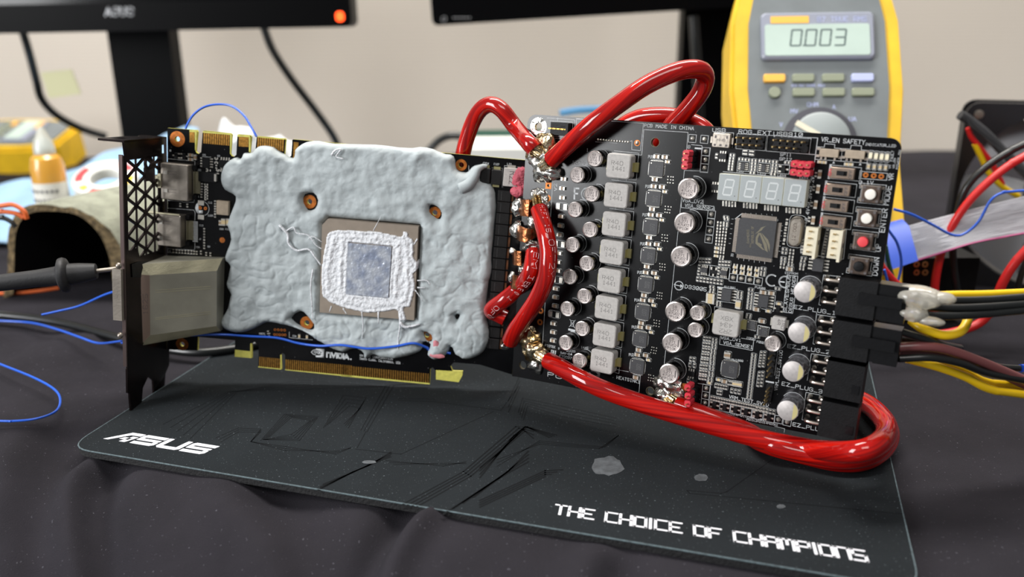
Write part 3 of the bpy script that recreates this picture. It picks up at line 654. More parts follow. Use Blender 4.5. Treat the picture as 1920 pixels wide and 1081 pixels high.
# ---- top-left header and hole
q = eu('a', 655, 400, 2.5); b = MB(); b.rbox((0, 0, 0), (8.6, 5.4, 2.2), .2, 0, .15); b.box((1.8, 2.0, 2.6), (3.4, 1.4, 1.6)); b.box((-1.6, 1.7, 2.3), (3.6, .5, .5)); b.box((4.0, 0, 2.3), (1.2, 5.2, 2.6)); o = put(b.mesh('fan_header', [m['black']]), 'fan_header', EP, (q[0], q[1], 0))
for i in range(5): put(MB().box((0, 0, 0), (1.5, .5, .5)).mesh('pin', [m['gold']]), 'pin', o, (-4.2 + i * 1.9, 0, 2.5))
sline('a', [(440, 200), (940, 235), (920, 590), (480, 560)]); sline('a', [(490, 255), (905, 280), (885, 560), (500, 525)]); sline('a', [(970, 220), (1300, 240)]); sline('a', [(970, 220), (945, 535)]); sline('a', [(630, 200), (630, 265)])
sline('a', [(1310, 630), (1700, 655)]); sline('s', [(700, 250), (715, 245), (712, 310), (775, 318), (798, 120), (310, 85)]); sline('s', [(800, 165), (1120, 185), (1110, 310)]); sline('s', [(800, 165), (785, 350), (570, 330)])
b = MB().ring(eu('s', 752, 262), .7, 1.25, 0, .08); b.obj('via_ring', m['copper_ring'], EP); put(joint_me, 'solder_joint', EP, (*eu('s', 752, 262), 0))
for c, x, y, r in (('b', 465, 545, 1.8), (None, 1219, 732.7, 1.75), ('a', 285, 360, 1.95)):
    MB().ring(eu(c, x, y), r - .1, r + (.18 if c != 'a' else 2.0), -1.65, .05, 24).obj('hole_rim', m['fr4e'] if c != 'a' else m['solder'], EP)
for c, x, y in [('I', 700, 697)]: 
    q = eu(c, x, y); MB().plate([(q[0] + 1.4 * a, q[1] + 1.4 * b_) for a, b_ in ((-1, -1), (1, -1), (1, 1), (-1, 1))], [circ(q, .62, 12)], 0, .06).obj('copper_pad', m['copper_ring'], EP)
for c, x, y in [('I', 697, 795), ('J', 520, 548), ('J', 515, 620)]: MB().ring(eu(c, x, y), .62, 1.35, 0, .06).obj('copper_pad', m['copper_ring'], EP)
# ---- micro usb port
q = eu('b', 1650, 510, 2.6); b = MB(); b.rbox((0, 0, .1), (6.9, 5.4, 2.5), .5, 0, .2)
for x, y in ((-2.2, 1.3), (2.2, 1.3)): b.box((x, y, 2.6), (.7, 1.1, .06), 1)
for x in (-2.2, 0, 2.2): b.box((x, -1.8, 2.6), (.9, .8, .06), 1)
b.box((-3.8, 0, .8), (1.2, 2.4, 1.4)); b.box((3.8, 0, .8), (1.2, 2.4, 1.4)); b.text('9HH', (1.6, .6), (-1.6, .6), .9, 2.63, .16, 1)
put(b.mesh('usb_port', [m['steel'], m['mark']]), 'usb_port', EP, (q[0], q[1], 0)); sline('b', [(1545, 360), (1880, 375), (1850, 640)])
sot6 = MB(); sot6.rbox((0, 0, .1), (3.2, 2.2, .9), .2, 0, .1)
for i in (-1, 0, 1):
    for q in (-1, 1): sot6.box((i * .95, q * 1.5, .25), (.5, 1.0, .3), 1)
sot6 = sot6.mesh('logic_chip', [m['blackg'], m['tin']]); epart(sot6, 'logic_chip', 'b', 1685, 795); epart(sot6, 'logic_chip', 'n', 665, 345); epart(sot6, 'logic_chip', 'e', 185, 355)
# ---- LED chips etc
so8 = soic_mesh('logic_chip', 1.7, 2.9, 4, 1.0, 1.0)
for x, y in ((325, 880), (695, 908)): epart(so8, 'logic_chip', 'c', x, y); q = eu('c', x, y); silk.strip([(q[0] + a * 2.3, q[1] + b_ * 1.8) for a, b_ in ((-1, -1), (1, -1), (1, 1), (-1, 1))], .14, .03, 0, True)
sot, sot2 = sot_mesh('transistor'), sot_mesh('transistor')
epart(sot, 'transistor', 'c', 1050, 930); sline('c', [(945, 845), (1160, 860), (1145, 1020), (935, 1005)], .14, True)
for c, lst in (('c', [(285, 750), (400, 762), (650, 780), (770, 790), (520, 772), (515, 828), (510, 886), (505, 940), (490, 995), (895, 798), (890, 858), (882, 917), (875, 970), (862, 1018), (1115, 810), (130, 678), (120, 735), (113, 785), (107, 832), (100, 882), (95, 930)]),):
    for x, y in lst: chip('r', c, x, y)
for x, y in [(340, 610), (380, 612), (455, 620), (498, 625)]: chip('r', 'c', x, y + 15, True)
chip('r', 'b', 1575, 790, True)
# ---- top right: slide switches, lamps
for x, y, nm in ((328, 545, 0), (795, 572, 0)):
    q = eu('d', x, y, 1.6); b = MB(); b.rbox((0, 0, .2), (6.6, 2.9, 1.5), .15, 0, .1)
    o = put(b.mesh('mode_switch', [m['beige']]), 'mode_switch', EP, (q[0], q[1], 0))
    b = MB(); [b.box((sx * 3.9, sy * 1.3, .25), (1.2, .9, .5)) for sx in (-1, 1) for sy in (-1, 1)]; [b.box((dx, -1.9, .35), (.7, 1.2, .5)) for dx in (-2.6, -1.1, 2.1)]; put(b.mesh('solder_lug', [m['pinw']]), 'solder_lug', o)
sline('d', [(105, 430), (245, 440), (255, 375), (435, 390), (430, 455), (570, 465), (715, 475), (730, 405), (915, 415), (910, 490), (1035, 500), (1015, 735)]); sline('d', [(130, 270), (40, 960)]); sline('d', [(0, 265), (130, 272)]); sline('d', [(75, 655), (1020, 725)]); sline('d', [(570, 465), (545, 690)])
silk.plate([eu('d', 415, 690), eu('d', 390, 735), eu('d', 440, 735)], [], .02, .04); silk.plate([eu('d', 893, 720), eu('d', 868, 765), eu('d', 918, 765)], [], .02, .04)
lm_ = MB(); lm_.box((0, 0, .45), (1.15, 1.7, .9), 0); lm_.box((0, 1.1, .25), (1.1, .5, .5), 1); lm_.box((0, -1.1, .25), (1.1, .5, .5), 1); lm_ = lm_.mesh('indicator_lamp', [m['led'], m['tin']])
for x, y in ((1080, 590), (1180, 602), (1280, 612), (1378, 618)): q = eu('d', x, y); put(lm_, 'indicator_lamp', EP, (q[0], q[1], 0)); sbox(q[0], q[1], 1.9, 3.6)
for x, y in ((1045, 785), (1150, 793), (1255, 800), (1352, 805)): chip('p', 'd', x, y, True)
for x, y in ((175, 705), (245, 712), (655, 745), (725, 750)): chip('p', 'd', x, y, False, False)
sw = MB(); sw.rbox((0, 0, 0), (8.4, 4.0, 3.5), .3, 0, .25); swk = MB(); swk.box((0, 0, 3.52), (3.6, 1.7, .06), 0); swk.box((.1, 0, 4.0), (1.5, 1.5, 1.2), 1)
sw, swk = sw.mesh('slide_switch', [m['swm']]), swk.mesh('slider', [m['hole'], m['black']])
t1 = MB().text('ON', (-3.6, -1.1), (-3.6, 1.1), .9, 3.53, .2).mesh('switch_print', [m['redb']]); t2 = MB().text('OFF', (3.4, -1.5), (3.4, 1.4), .9, 3.53, .18).mesh('switch_print', [m['mark']])
bx = MB().box((-3.2, 0, 3.53), (1.6, 3, .04)).mesh('red_patch', [m['redb']])
for c, x, y in (('d', 560, 910), ('g', 785, 312), ('g', 748, 572), ('g', 712, 838)):
    q = eu(c, x, y, 3.5); o = put(sw, 'slide_switch', EP, (q[0], q[1], 0)); put(swk, 'slider', o); put(t1, 'switch_print', o); put(t2, 'switch_print', o)
    q = (q[0] + .3, q[1]); silk.strip([(q[0] - 5.3, q[1] + 2.5), (q[0] + 5.6, q[1] + 2.4), (q[0] + 5.6, q[1] - 2.4), (q[0] - 5.3, q[1] - 2.3)], .14, .03, 0, True); silk.strip([(q[0] - 5., q[1] + 2.4), (q[0] - 5., q[1] - 2.2)], .8, .03)
dm = chip_mesh('diode', 3.1, 1.25, 1.1, m['cer'], m['tin'], .25)
for c, x, y in (('d', 170, 925), ('g', 475, 295), ('g', 435, 550), ('g', 395, 805)): epart(dm, 'diode', c, x, y, 0, math.pi / 2)
for c, x, y in (('d', 98, 930), ('g', 402, 285), ('g', 368, 545), ('g', 328, 795)): chip('r', c, x, y, True, False)
q0 = [eu('d', *p) for p in ((990, 940), (1135, 952), (1270, 965))]
for q in q0: MB().ring(q, .35, .95, 0, .06).obj('copper_pad', m['copper_ring'], EP)
sline('d', [(920, 875), (1385, 910), (1365, 1035), (880, 1000)], .16, True); sline('d', [(905, 875), (885, 1000)], .8)
bb = MB(); bb.rbox((0, 0, 0), (6.2, 6.2, 3.2), .4, 0, .3); bb.box((0, 3.0, 3.1), (6, .3, .35), 1); bb.box((-3.0, 0, 3.1), (.3, 6, .35), 1)
for sx in (-1, 1):
    for sy in (-1, 1): bb.lathe([(.5, 3.15), (.5, 3.35)], (sx * 2.3, sy * 2.3, 0), 10, None, 2); bb.box((sx * 3.4, sy * 2.4, .3), (1.3, 1.0, .6), 1)
bb = bb.mesh('push_button', [m['btn'], m['pinw'], m['mark']])
bk_ = lambda k: MB().lathe([(1.85, 3), (1.85, 4.5), (1.7, 4.8), (1.2, 4.9)], n=28).mesh('button_cap', [m[k]])
for c, x, y, k, lb in (('g', 1325, 388, 'white', 'white button cap'), ('g', 1262, 780, 'white', 'white button cap'), ('h', 1375, 290, 'redb', 'red button cap'), ('h', 1310, 690, 'black', 'black button cap')):
    q = eu(c, x, y, 4.0); o = put(bb, 'push_button', EP, (q[0], q[1], 0)); put(bk_(k), 'button_cap', o, label=lb)
    silk.strip([(q[0] + a, q[1] + b_) for a, b_ in ((-4.4, 3.5), (4.4, 3.5), (4.4, 1.7), (3.7, 1.7), (3.7, -1.7), (4.4, -1.7), (4.4, -3.5), (-4.4, -3.5), (-4.4, -1.7), (-3.7, -1.7), (-3.7, 1.7), (-4.4, 1.7))], .14, .03, 0, True)
# ---- seven segment displays
segp = {'a': [(-1.3, 2.9), (1.3, 2.9)], 'g': [(-1.3, 0), (1.3, 0)], 'd': [(-1.3, -2.9), (1.3, -2.9)], 'f': [(-1.75, .3), (-1.75, 2.6)], 'b': [(1.75, .3), (1.75, 2.6)], 'e': [(-1.75, -2.6), (-1.75, -.3)], 'c': [(1.75, -2.6), (1.75, -.3)]}
dsp = MB().rbox((0, 0, .3), (7.95, 10.0, 5.6), .25, 0, .15, 1).mesh('digit_display', [m['segs'], m['seg']])
sg = MB()
for kx, (a, b_) in segp.items():
    sh = lambda p: (p[0] * .92 + p[1] * .13, p[1])
    sg.strip([sh(a), sh(b_)], .62 if kx in 'agd' else .5, 5.94, 0)
sg.lathe([(.22, 5.9), (.2, 5.95)], (2.6, -3.1, 0), 8, None, 1)
sg = sg.mesh('segment', [m['segl'], m['mark']])
p0, p1 = np.array(eu('e', 250, 130, 6)), np.array(eu('e', 1640, 695, 6)); p2, p3 = np.array(eu('e', 1695, 238, 6)), np.array(eu('e', 205, 555, 6))
L_, R_ = (p0 + p3) / 2, (p1 + p2) / 2
for i in range(4):
    c_ = L_ + (R_ - L_) * ((i + .5) / 4); o = put(dsp, 'digit_display', EP, (c_[0], c_[1] - i * .0, 0), math.atan2(R_[1] - L_[1], R_[0] - L_[0])); put(sg, 'segment', o)
sline('e', [(310, 100), (650, 130), (990, 165), (1350, 200), (1715, 240), (1660, 690)])
for gx, gy in ((370, 610), (470, 620), (710, 640), (815, 650), (1055, 680), (1165, 690), (1405, 720), (1530, 730)):
    for a in range(2):
        for b_ in range(3): chip('r', 'e', gx - 28 + a * 50, gy - 12 + b_ * 24, False, False)
# ---- processor
q = np.array(eu('f', 742, 437, 1.2)); b = MB(); b.plate([(-7.1, -7.1), (7.1, -7.1), (7.1, 7.1), (-6.1, 7.1), (-7.1, 6.1)], [], .2, 1.5); o = put(b.mesh('processor_chip', [m['chip']]), 'processor_chip', EP, (q[0], q[1], 0))
b = MB()
for i in range(32):
    x = (i - 15.5) * .42
    for sx, sy in ((1, 0), (-1, 0), (0, 1), (0, -1)):
        c_ = (sx * 7.9 + abs(sy) * x, sy * 7.9 + abs(sx) * x, .3); b.box(c_, (1.7 if sx else .24, 1.7 if sy else .24, .25))
put(b.mesh('lead_row', [m['pinw']]), 'lead_row', o, kind='stuff')
b = MB(); f2 = lambda x, y: tuple(np.array(eu('f', x, y, 1.5)) - q)
b.plate([f2(*p) for p in [(720, 375), (850, 300), (880, 255), (930, 222), (840, 250), (790, 310)]][::-1], [], 1.5, 1.53); b.plate([f2(*p) for p in [(790, 340), (740, 430), (735, 540), (860, 650), (900, 660), (830, 580), (775, 520), (775, 450), (810, 370)]], [], 1.5, 1.53)
b.plate([f2(*p) for p in [(800, 345), (830, 350), (940, 560), (955, 695), (905, 660), (880, 560)]], [], 1.5, 1.53); b.plate([f2(*p) for p in [(840, 345), (960, 470), (995, 570), (985, 690), (950, 560)]], [], 1.5, 1.53); b.plate([f2(*p) for p in [(790, 520), (850, 560), (840, 590), (790, 545)]], [], 1.5, 1.53)
b.text('REPUBLIC OF', f2(700, 535), f2(700, 230), .8, 1.52, .16); b.text('GAMERS', f2(620, 535), f2(620, 290), .8, 1.52, .16); b.text('3310', f2(650, 610), f2(660, 540), .5, 1.52, .1)
put(b.mesh('chip_logo', [m['chipmark']]), 'chip_logo', o)
for i in range(6):
    sline('f', [(560 + 95 * i, 2 + i * 6), (556 + 95 * i, -14 + i * 6)], .12); sline('f', [(432 + 94 * i, 795 + 14 * i), (428 + 94 * i, 825 + 14 * i + (12 if i % 2 else 0))], .12); sline('f', [(335 - 10 * i, 100 + 88 * i), (305 - 10 * i, 97 + 88 * i)], .12); sline('f', [(1190 - 10 * i, 215 + 92 * i), (1225 - 10 * i, 220 + 92 * i)], .12)
stext('97', 'f', 1135, 140, 1140, 90, 40); stext('33', 'f', 330, 775, 338, 725, 40); stext('65', 'f', 1030, 870, 1040, 820, 40); sline('f', [(370, 95), (480, 10)], .3)
# ---- crystal
q = eu('f', 1445, 335, 3.); b = MB(); b.rbox((0, 0, 0), (5.2, 11.4, .6), 2.55, 0, 0, None, 8); b.rbox((0, 0, .6), (4.7, 10.9, 2.7), 2.3, 0, .5, None, 8); b.text('12.000', (.4, -3.2), (.4, 3.2), 1.1, 3.32, .14, 1)
put(b.mesh('crystal', [m['steel'], m['btn']]), 'crystal', EP, (q[0], q[1], 0)); sbox(q[0], q[1], 6., 12.2)
# ---- white shrouded headers
def fanhdr():
    b = MB(); b.rbox((-.6, 0, 0), (3.9, 10.6, 2.9), .2, 0, .15); b.box((2.0, 0, 3.6), (1.0, 11.4, 7.2)); b.box((2.55, 0, 2.8), (.12, 1.6, 2.4), 1); return b.mesh('white_header', [m['cream'], m['mark']])
fh = fanhdr(); fp = MB().box((0, 0, 3.4), (1.1, .5, 1.4)).mesh('pin', [m['pin']])
for c, x, y in (('h', 500, 285), ('h', 895, 335)):
    q = eu(c, x + 35, y, 2.9); o = put(fh, 'white_header', EP, (q[0], q[1], 0), label='white shrouded four pin header')
    for i in range(4): put(fp, 'pin', o, (-.7, (i - 1.5) * 2.54, 0))
sline('h', [(385, 490), (740, 530), (1050, 570)]); sline('h', [(420, 30), (1110, 90), (1060, 570)])
so8b = soic_mesh('memory_chip', 3.9, 4.9, 4, 1.7, 1.6); epart(so8b, 'memory_chip', 'h', 648, 665, .8)
for x, y, nm in ((1245, 805, 0),): epart(so8b, 'memory_chip', 'j', x, y, .8)
epart(so8b, 'memory_chip', 'k', 305, 615, .8)
sline('j', [(1100, 680), (1420, 715), (1395, 945), (1085, 905)], .14, True); sline('k', [(150, 460), (520, 515), (485, 800), (115, 715)], .14, True); sline('j', [(1100, 682), (1250, 700)], .6)
for i in range(9): chip('r', 'h', 800 - i * 9, 120 + i * 48, True)
# ---- small part fields
def grid(kd, c, p0, p1, n, vert=False, outline=True):
    for i in range(n): t = i / max(1, n - 1); chip(kd, c, p0[0] + (p1[0] - p0[0]) * t, p0[1] + (p1[1] - p0[1]) * t, vert, outline)
grid('r', 'f', (90, 160), (55, 550), 8, False, False); grid('r', 'f', (205, 65), (215, 100), 2); grid('r', 'f', (200, 172), (197, 215), 2); grid('r', 'f', (190, 275), (158, 560), 6, False, False)
for p in [('f', 150, 615), ('f', 145, 655), ('f', 140, 705), ('f', 135, 770), ('f', 125, 812)]: chip('r', *p, False, False)
chip('p', 'f', 50, 620); chip('p', 'f', 40, 690, False, False); chip('p', 'f', 35, 760, False, False)
grid('r', 'j', (815, 240), (965, 248), 4, True); grid('r', 'j', (1135, 285), (1285, 295), 4, True)
so8v = soic_mesh('logic_chip', 2.0, 2.6, 4, 1.1, .9); epart(so8v, 'logic_chip', 'j', 885, 398, 0, math.pi / 2); epart(so8v, 'logic_chip', 'j', 1205, 445, 0, math.pi / 2); epart(sot2, 'transistor', 'j', 1030, 425, 0, -math.pi / 2)
sline('j', [(830, 305), (975, 320), (955, 490), (815, 475)], .14, True); sline('j', [(1150, 350), (1300, 365), (1275, 550), (1135, 525)], .14, True); sline('j', [(970, 320), (1100, 340), (1085, 520), (960, 500)], .14, True)
for x, y in ((800, 345), (788, 440), (1120, 385), (1108, 485)): chip('r', 'j', x, y, True)
grid('r', 'j', (772, 545), (1160, 600), 8, True)
for i in range(4): chip('p', 'j', 1390 + i * 117, 352 + i * 17, False, False); chip('p', 'j', 1383 + i * 117, 435 + i * 17, False, False); chip('r', 'j', 1395 + i * 117, 315 + i * 17, False, False); chip('r', 'j', 1388 + i * 117, 402 + i * 17, False, False)
for x, y in ((1845, 378), (1838, 435), (1832, 475)): chip('r', 'j', x, y)
for x, y in ((1005, 675), (1008, 718), (1000, 757)): chip('r', 'j', x, y)
chip('C', 'j', 990, 820); chip('C', 'j', 985, 900); chip('C', 'j', 1440, 955, True); chip('r', 'j', 1118, 930); chip('r', 'j', 1115, 970)
for x, y in ((1465, 765), (1460, 805), (1458, 850)): chip('r', 'j', x, y)
for i, y in enumerate((720, 778, 830, 878, 925, 975, 1020)): chip('r', 'j', 1640 - i * 5, y)
chip('c', 'j', 1850, 762); chip('c', 'k', 455, 470); chip('c', 'k', 180, 757); chip('p', 'k', 395, 790); chip('p', 'k', 585, 660); epart(sot, 'transistor', 'k', 570, 750, 0, math.pi)
grid('r', 'k', (560, 390), (560, 390), 1)
for x, y in ((1265, 640), (1258, 703), (1240, 805), (1235, 860), (1225, 912), (1218, 968)): chip('r', 'f', x, y, False, y < 900)
for x, y in ((1395, 658), (1390, 715), (1380, 775), (1373, 825), (1368, 877)): chip('r', 'f', x, y, False, False)
chip('r', 'f', 1365, 925); chip('c', 'f', 1355, 995)
for x, y in ((1605, 805), (1590, 850), (1585, 910), (1575, 950), (1570, 998)): chip('r', 'f', x, y, False, y in (805, 910))
for y in (510, 535, 590): pass
for y in (505, 550, 620, 665): chip('r', 'f', 1580, y, True, True)
for x, y in ((1305, 135), (1292, 225), (1275, 325), (1265, 430), (1250, 515)): chip('r', 'f', x, y, True, False)
for y0, (x0,) in zip((650, 745, 835, 925, 1010), ((925,), (915,), (908,), (895,), (885,))):
    for i in range(3): chip('r', 'l', x0 - 43 + 45 * i, y0 - 6 + 6 * i, True)
for x0, y0 in ((870, 235), (862, 325), (853, 410)):
    for i in range(3): chip('r', 'n', x0 - 43 + 45 * i, y0 - 6 + 6 * i, True)
for c, x, y in (('l', 1050, 680), ('l', 1040, 770), ('l', 1025, 860), ('l', 1015, 945), ('l', 1010, 1030), ('n', 1000, 250), ('n', 990, 350), ('n', 975, 440)): chip('r', c, x, y - 22); chip('r', c, x, y + 22)
chip('p', 'n', 965, 498)
grid('r', 'n', (1692, 40), (1612, 735), 16)
for x in (-28, 28): grid('r', 'n', (1840 + x, 20), (1815 + x, 200), 5, True); grid('r', 'n', (1808 + x, 350), (1785 + x, 520), 4, True)
grid('r', 'n', (1000, 745), (1335, 820), 9, True); grid('r', 'n', (1365, 825), (1690, 895), 9, True); grid('r', 'n', (1730, 905), (1900, 940), 5, True); grid('r', 'o', (155, 605), (410, 655), 6, True)
for c, x, y in (('n', 1045, 860), ('n', 1213, 897), ('n', 1390, 935), ('n', 1562, 972), ('n', 1745, 1012), ('o', 160, 700), ('o', 335, 738)): epart(sot, 'transistor', c, x, y, 0, 0); q = eu(c, x, y); silk.strip([(q[0] + a * 2.1, q[1] + b_ * 1.75) for a, b_ in ((-1, -1), (1, -1), (1, 1), (-1, 1))], .14, .03, 0, True)
q = eu('n', 1290, 278, .9); put(qfn(6.3, 6.3), 'driver_chip', EP, (q[0], q[1], 0)); sbox(q[0], q[1], 7.4, 7.4)
chip('c', 'n', 1240, 40, True); chip('c', 'n', 1285, 45, True); chip('p', 'n', 1115, 443); chip('c', 'n', 1215, 470)
for i in range(7): chip('p' if i > 1 else 'r', 'n', 1285 + i * 38, 495 + i * 6, True) if i < 6 else None
for i in range(5): chip('r', 'n', 1070 + 42 * i, 540 + 8 * i, True)
for i in range(2): chip('r', 'n', 1105 + 42 * i, 650 + 8 * i, True)
for x in (1330, 1392, 1452): chip('r', 'n', x, 625 + (x - 1330) * .18, True)
for x, y in ((660, 110), (715, 118)): chip('r', 'n', x, y, True)
for x, y in ((645, 205), (718, 215), (617, 460)): chip('r', 'n', x, y, True)
qs = qfn(3.3, 3.3); epart(qs, 'driver_chip', 'l', 1640, 430, .8); epart(qs, 'driver_chip', 'l', 1835, 540, .8); sline('l', [(1570, 335), (1740, 365), (1715, 525), (1555, 490)], .14, True); sline('m', [(205, 90), (410, 130), (385, 295), (185, 265)], .2, True)
chip('c', 'l', 1825, 358); chip('r', 'l', 1742, 618); chip('r', 'l', 1608, 265); chip('r', 'l', 1600, 300)
# ---- lettering
for a in [('PCB MADE IN CHINA','b',270,265,1160,322,58),('USB','b',1497,352,1730,360,62),('ROG_EXT','c',240,285,822,318,66),('USB91Ø','c',868,322,1388,345,62),('VR_EN','d',192,332,508,358,70),('SAFETY','d',585,363,972,390,70),('INDICATOR_LED','d',980,408,1532,440,40),('VR','d',1482,1030,1490,915,70),
 ('VR','d',1440,820,1445,760,30),('FAULT','d',1475,690,1500,505,36),('VR_ON','d',1510,820,1530,640,30),('POWER_ON','d',1575,835,1630,500,34),('Ø.1V','g',1140,215,1370,222,50),('LED1','e',540,122,650,132,34),('LED2','e',880,148,1010,160,34),('LED3','e',1205,180,1335,190,34),('LED4','e',1565,215,1700,228,34),('SPI1','c',985,690,1190,702,50),('SPI2','c',972,770,1190,785,50),
 ('VGA_OV2','i',428,422,635,440,36),('VGA_SENSE2','i',455,475,750,502,36),('D33ØØ5','j',560,695,910,748,62),('EEPROM','k',692,122,920,142,34),('SLAVESMBUS','k',715,812,795,150,55),('DEBUG HEADER','k',808,822,890,165,55),('EZ_PLUG_1','k',850,748,1600,865,66),('EZ_PLUG_2','m',735,490,1490,608,66),('EZ_PLUG_3','o',527,252,1130,378,56),('PU1ØØ1','j',1203,688,1390,708,32),('PU5ØØ','j',1705,695,1870,722,36),('PU1ØØØ','l',1325,1008,1510,1030,36),('PQ5Ø1','l',1570,652,1715,680,36),('PQ5Ø2','l',1732,712,1870,738,36),
 ('HEATSINK1','r',1130,690,1465,762,50),('VRM_TEST_SVID','n',1282,748,1925,888,56),('PIOTEK','r',92,222,240,250,38),('B','r',285,265,305,268,30),('202B','r',402,295,530,312,34),('94V-0','r',315,332,450,352,36),('E22037','r',300,380,478,412,40),('1445','r',615,250,718,262,36),('PC','r',132,655,335,695,72),('13219','a',890,1030,1165,1045,66),('V2','s',172,606,170,556,26),('1','a',1150,805,1190,808,60),('SFIS','v',205,985,255,990,16),('B','b',1055,650,1105,655,55),('+Ø.4V+Ø.3V+Ø.2V','g',300,870,408,100,52),('VR','s',1,1,2,2,.01)]:
    if a[-1] > 1: stext(*a)
stext('EZ_PLUG_4', 'o', 690, 862, 1290, 985, 56); stext('VGA_OV1', 'l', 1150, 655, 1475, 700, 48); stext('VGA_SENSE1', 'l', 1188, 735, 1665, 815, 55); sline('l', [(1140, 610), (1125, 740), (1665, 842), (1685, 675), (1480, 640)]); sline('i', [(420, 395), (418, 480), (755, 515), (752, 470), (640, 455), (640, 400)], .2)
p_ = [zp(None, *p) for p in (zp('v', 320, 805), zp('m', 650, 545))]; silk.text('VRM_TEST_SW100', eu('o', 460, 335), eu('m', 648, 545), 1.15, .04)
stext('MODE', 'g', 1618, 560, 1672, 245, 74); stext('ENTER', 'g', 1552, 1005, 1606, 625, 74); stext('UP', 'h', 1662, 445, 1672, 330, 72); stext('DOWN', 'h', 1610, 838, 1645, 548, 70)
stext('PQ1008PQ1034PQ1005PQ1010', 'n', 955, 950, 1900, 1130, 30); stext('PQ1012PQ1014PQ1002', 'o', 0, 775, 465, 865, 30)
silk.text('S', eu('r', 735, 640), eu('r', 915, 690), 5.0, .04, 1.0); silk.text('RD', eu('r', 1030, 900), eu('r', 1215, 930), 3.2, .04, .5)
sline('k', [(725, 145), (922, 168), (828, 835), (655, 812)], .16, True); sline('k', [(1385, 145), (1700, 175)]); sline('k', [(1385, 145), (1300, 680), (1330, 690)]); sline('m', [(1262, -140), (1195, 425), (1225, 430)]); sline('k', [(1270, 858), (1610, 905)]); sline('m', [(1165, 600), (1500, 650)]); sline('m', [(1165, 600), (1090, 1080)]); sline('o', [(890, 360), (1100, 400)]); sline('o', [(890, 360), (830, 770), (850, 775)]); sline('k', [(1720, 125), (1920, 150)]); sline('Q', [(265, 90), (750, 155), (750, 175)])
sline('a', [(0, 0), (0, 0)]); silk.strip([eu(None, 1036.8, 334), eu(None, 1017, 650)], .16, .03); silk.strip([eu(None, 1283.2, 319.4), eu(None, 1245.5, 681.6)], .18, .03); silk.strip([eu('r', 1475, 640), eu('r', 1445, 955)], .16, .03); silk.strip([eu('r', 1140, 560), eu('r', 1300, 590)], .14, .03); sline('o', [(420, 870), (570, 905), (562, 960)]); sline('n', [(640, 480), (980, 545), (940, 950), (790, 910)])
cc = eu('j', 462, 655); sarc(cc, 1.75, -165, 165 + 0, .42); silk.strip([(cc[0] - 2.0, cc[1] + .1), (cc[0] + 1.6, cc[1] - .1)], .3, .04); silk.plate([(cc[0] + .6, cc[1] + .7), (cc[0] + .6, cc[1] - .9), (cc[0] + 2.0, cc[1] - .1)][::-1], [], .03, .05)
cc = eu('k', 455, 243); sarc(cc, 2.15, 60, 300, .55); cc = eu('k', 690, 272); sarc(cc, 2.15, 75, 285, .55); silk.strip([(cc[0] - 2.0, cc[1] - .1), (cc[0] - .3, cc[1] - .1)], .5, .035)
silk.text('F', eu('s', 297, 665), eu('s', 338, 667), 4.4, .04, .7); cc = eu('s', 388, 632); sarc(cc, 2.5, 40, 320, .5); sarc(cc, 1.4, 40, 320, .45)
cc = eu('r', 212, 318); silk.text('RU', (cc[0] - 1, cc[1] - 1.1), (cc[0] + 1.1, cc[1] - 1.1), 2.2, .04, .4); silk.plate([eu('r', 455, 350), eu('r', 490, 355), eu('r', 475, 318)], [], .03, .05)
cc = eu('t', 205, 640); silk.strip([(cc[0] - 1.3, cc[1] + 1.6), (cc[0] + 1.3, cc[1] - 1.8)], .18, .04); silk.strip([(cc[0] + 1.3, cc[1] + 1.6), (cc[0] - 1.3, cc[1] - 1.8)], .18, .04); silk.strip([(cc[0] - .8, cc[1] + 1.2), (cc[0] - .6, cc[1] - 1.3), (cc[0] + .6, cc[1] - 1.3), (cc[0] + .8, cc[1] + 1.2)], .16, .04, 0, True); silk.strip([(cc[0] - 1.3, cc[1] - 3.0), (cc[0] + 1.3, cc[1] - 3.1)], .9, .04)
silk.obj('silkscreen_print', [m['silk'], m['silkg']], EP, sharp=None, kind='stuff'); vias.obj('via_dots', m['tin'], EP, kind='stuff')
# ---- right angle power sockets and their pins
VT = [-49.9, -65.5, -80.9, -96.4]
def socket():
    b = MB(); b.box((6.5, -6.8, 5.2), (13.0, 13.7, 10.2)); b.box((6.5, -.2, 4.8), (13.0, .5, 9.2)); return b.mesh('power_socket', [m['black']])
so_me = socket(); pn = MB(); pn.tube([(-5.6, 0, 0), (-5.6, 0, 4.2), (-5.0, 0, 5.6), (-3, 0, 5.9), (.5, 0, 5.9)], .62, 8, sub=3); pn = pn.mesh('pin', [m['pinw']])
pn2 = MB(); pn2.tube([(-1.6, 0, 0), (-1.6, 0, 1.2), (-1.2, 0, 1.8), (.5, 0, 1.9)], .6, 8, sub=3); pn2 = pn2.mesh('pin', [m['pinw']])
lk_me = MB().box((10.8, -9.0, 10.4), (2.6, 3.2, .5)).mesh('latch_nub', [m['blackg']])
for i, v0 in enumerate(VT):
    o = put(so_me, 'power_socket', EP, (136.0, v0, 0), 0)
    if i > 1: put(lk_me, 'latch_nub', o)
    for j in range(3):
        vy = -2.2 - j * 4.15
        put(pn, 'pin', o, (0, vy, 0)); put(pn2, 'pin', o, (0, vy, 0))
        q = (136.0 - 5.6, v0 + vy); put(joint_me, 'solder_joint', EP, (q[0], q[1], 0)); put(joint_me, 'solder_joint', EP, (136.0 - 1.6, v0 + vy, 0))

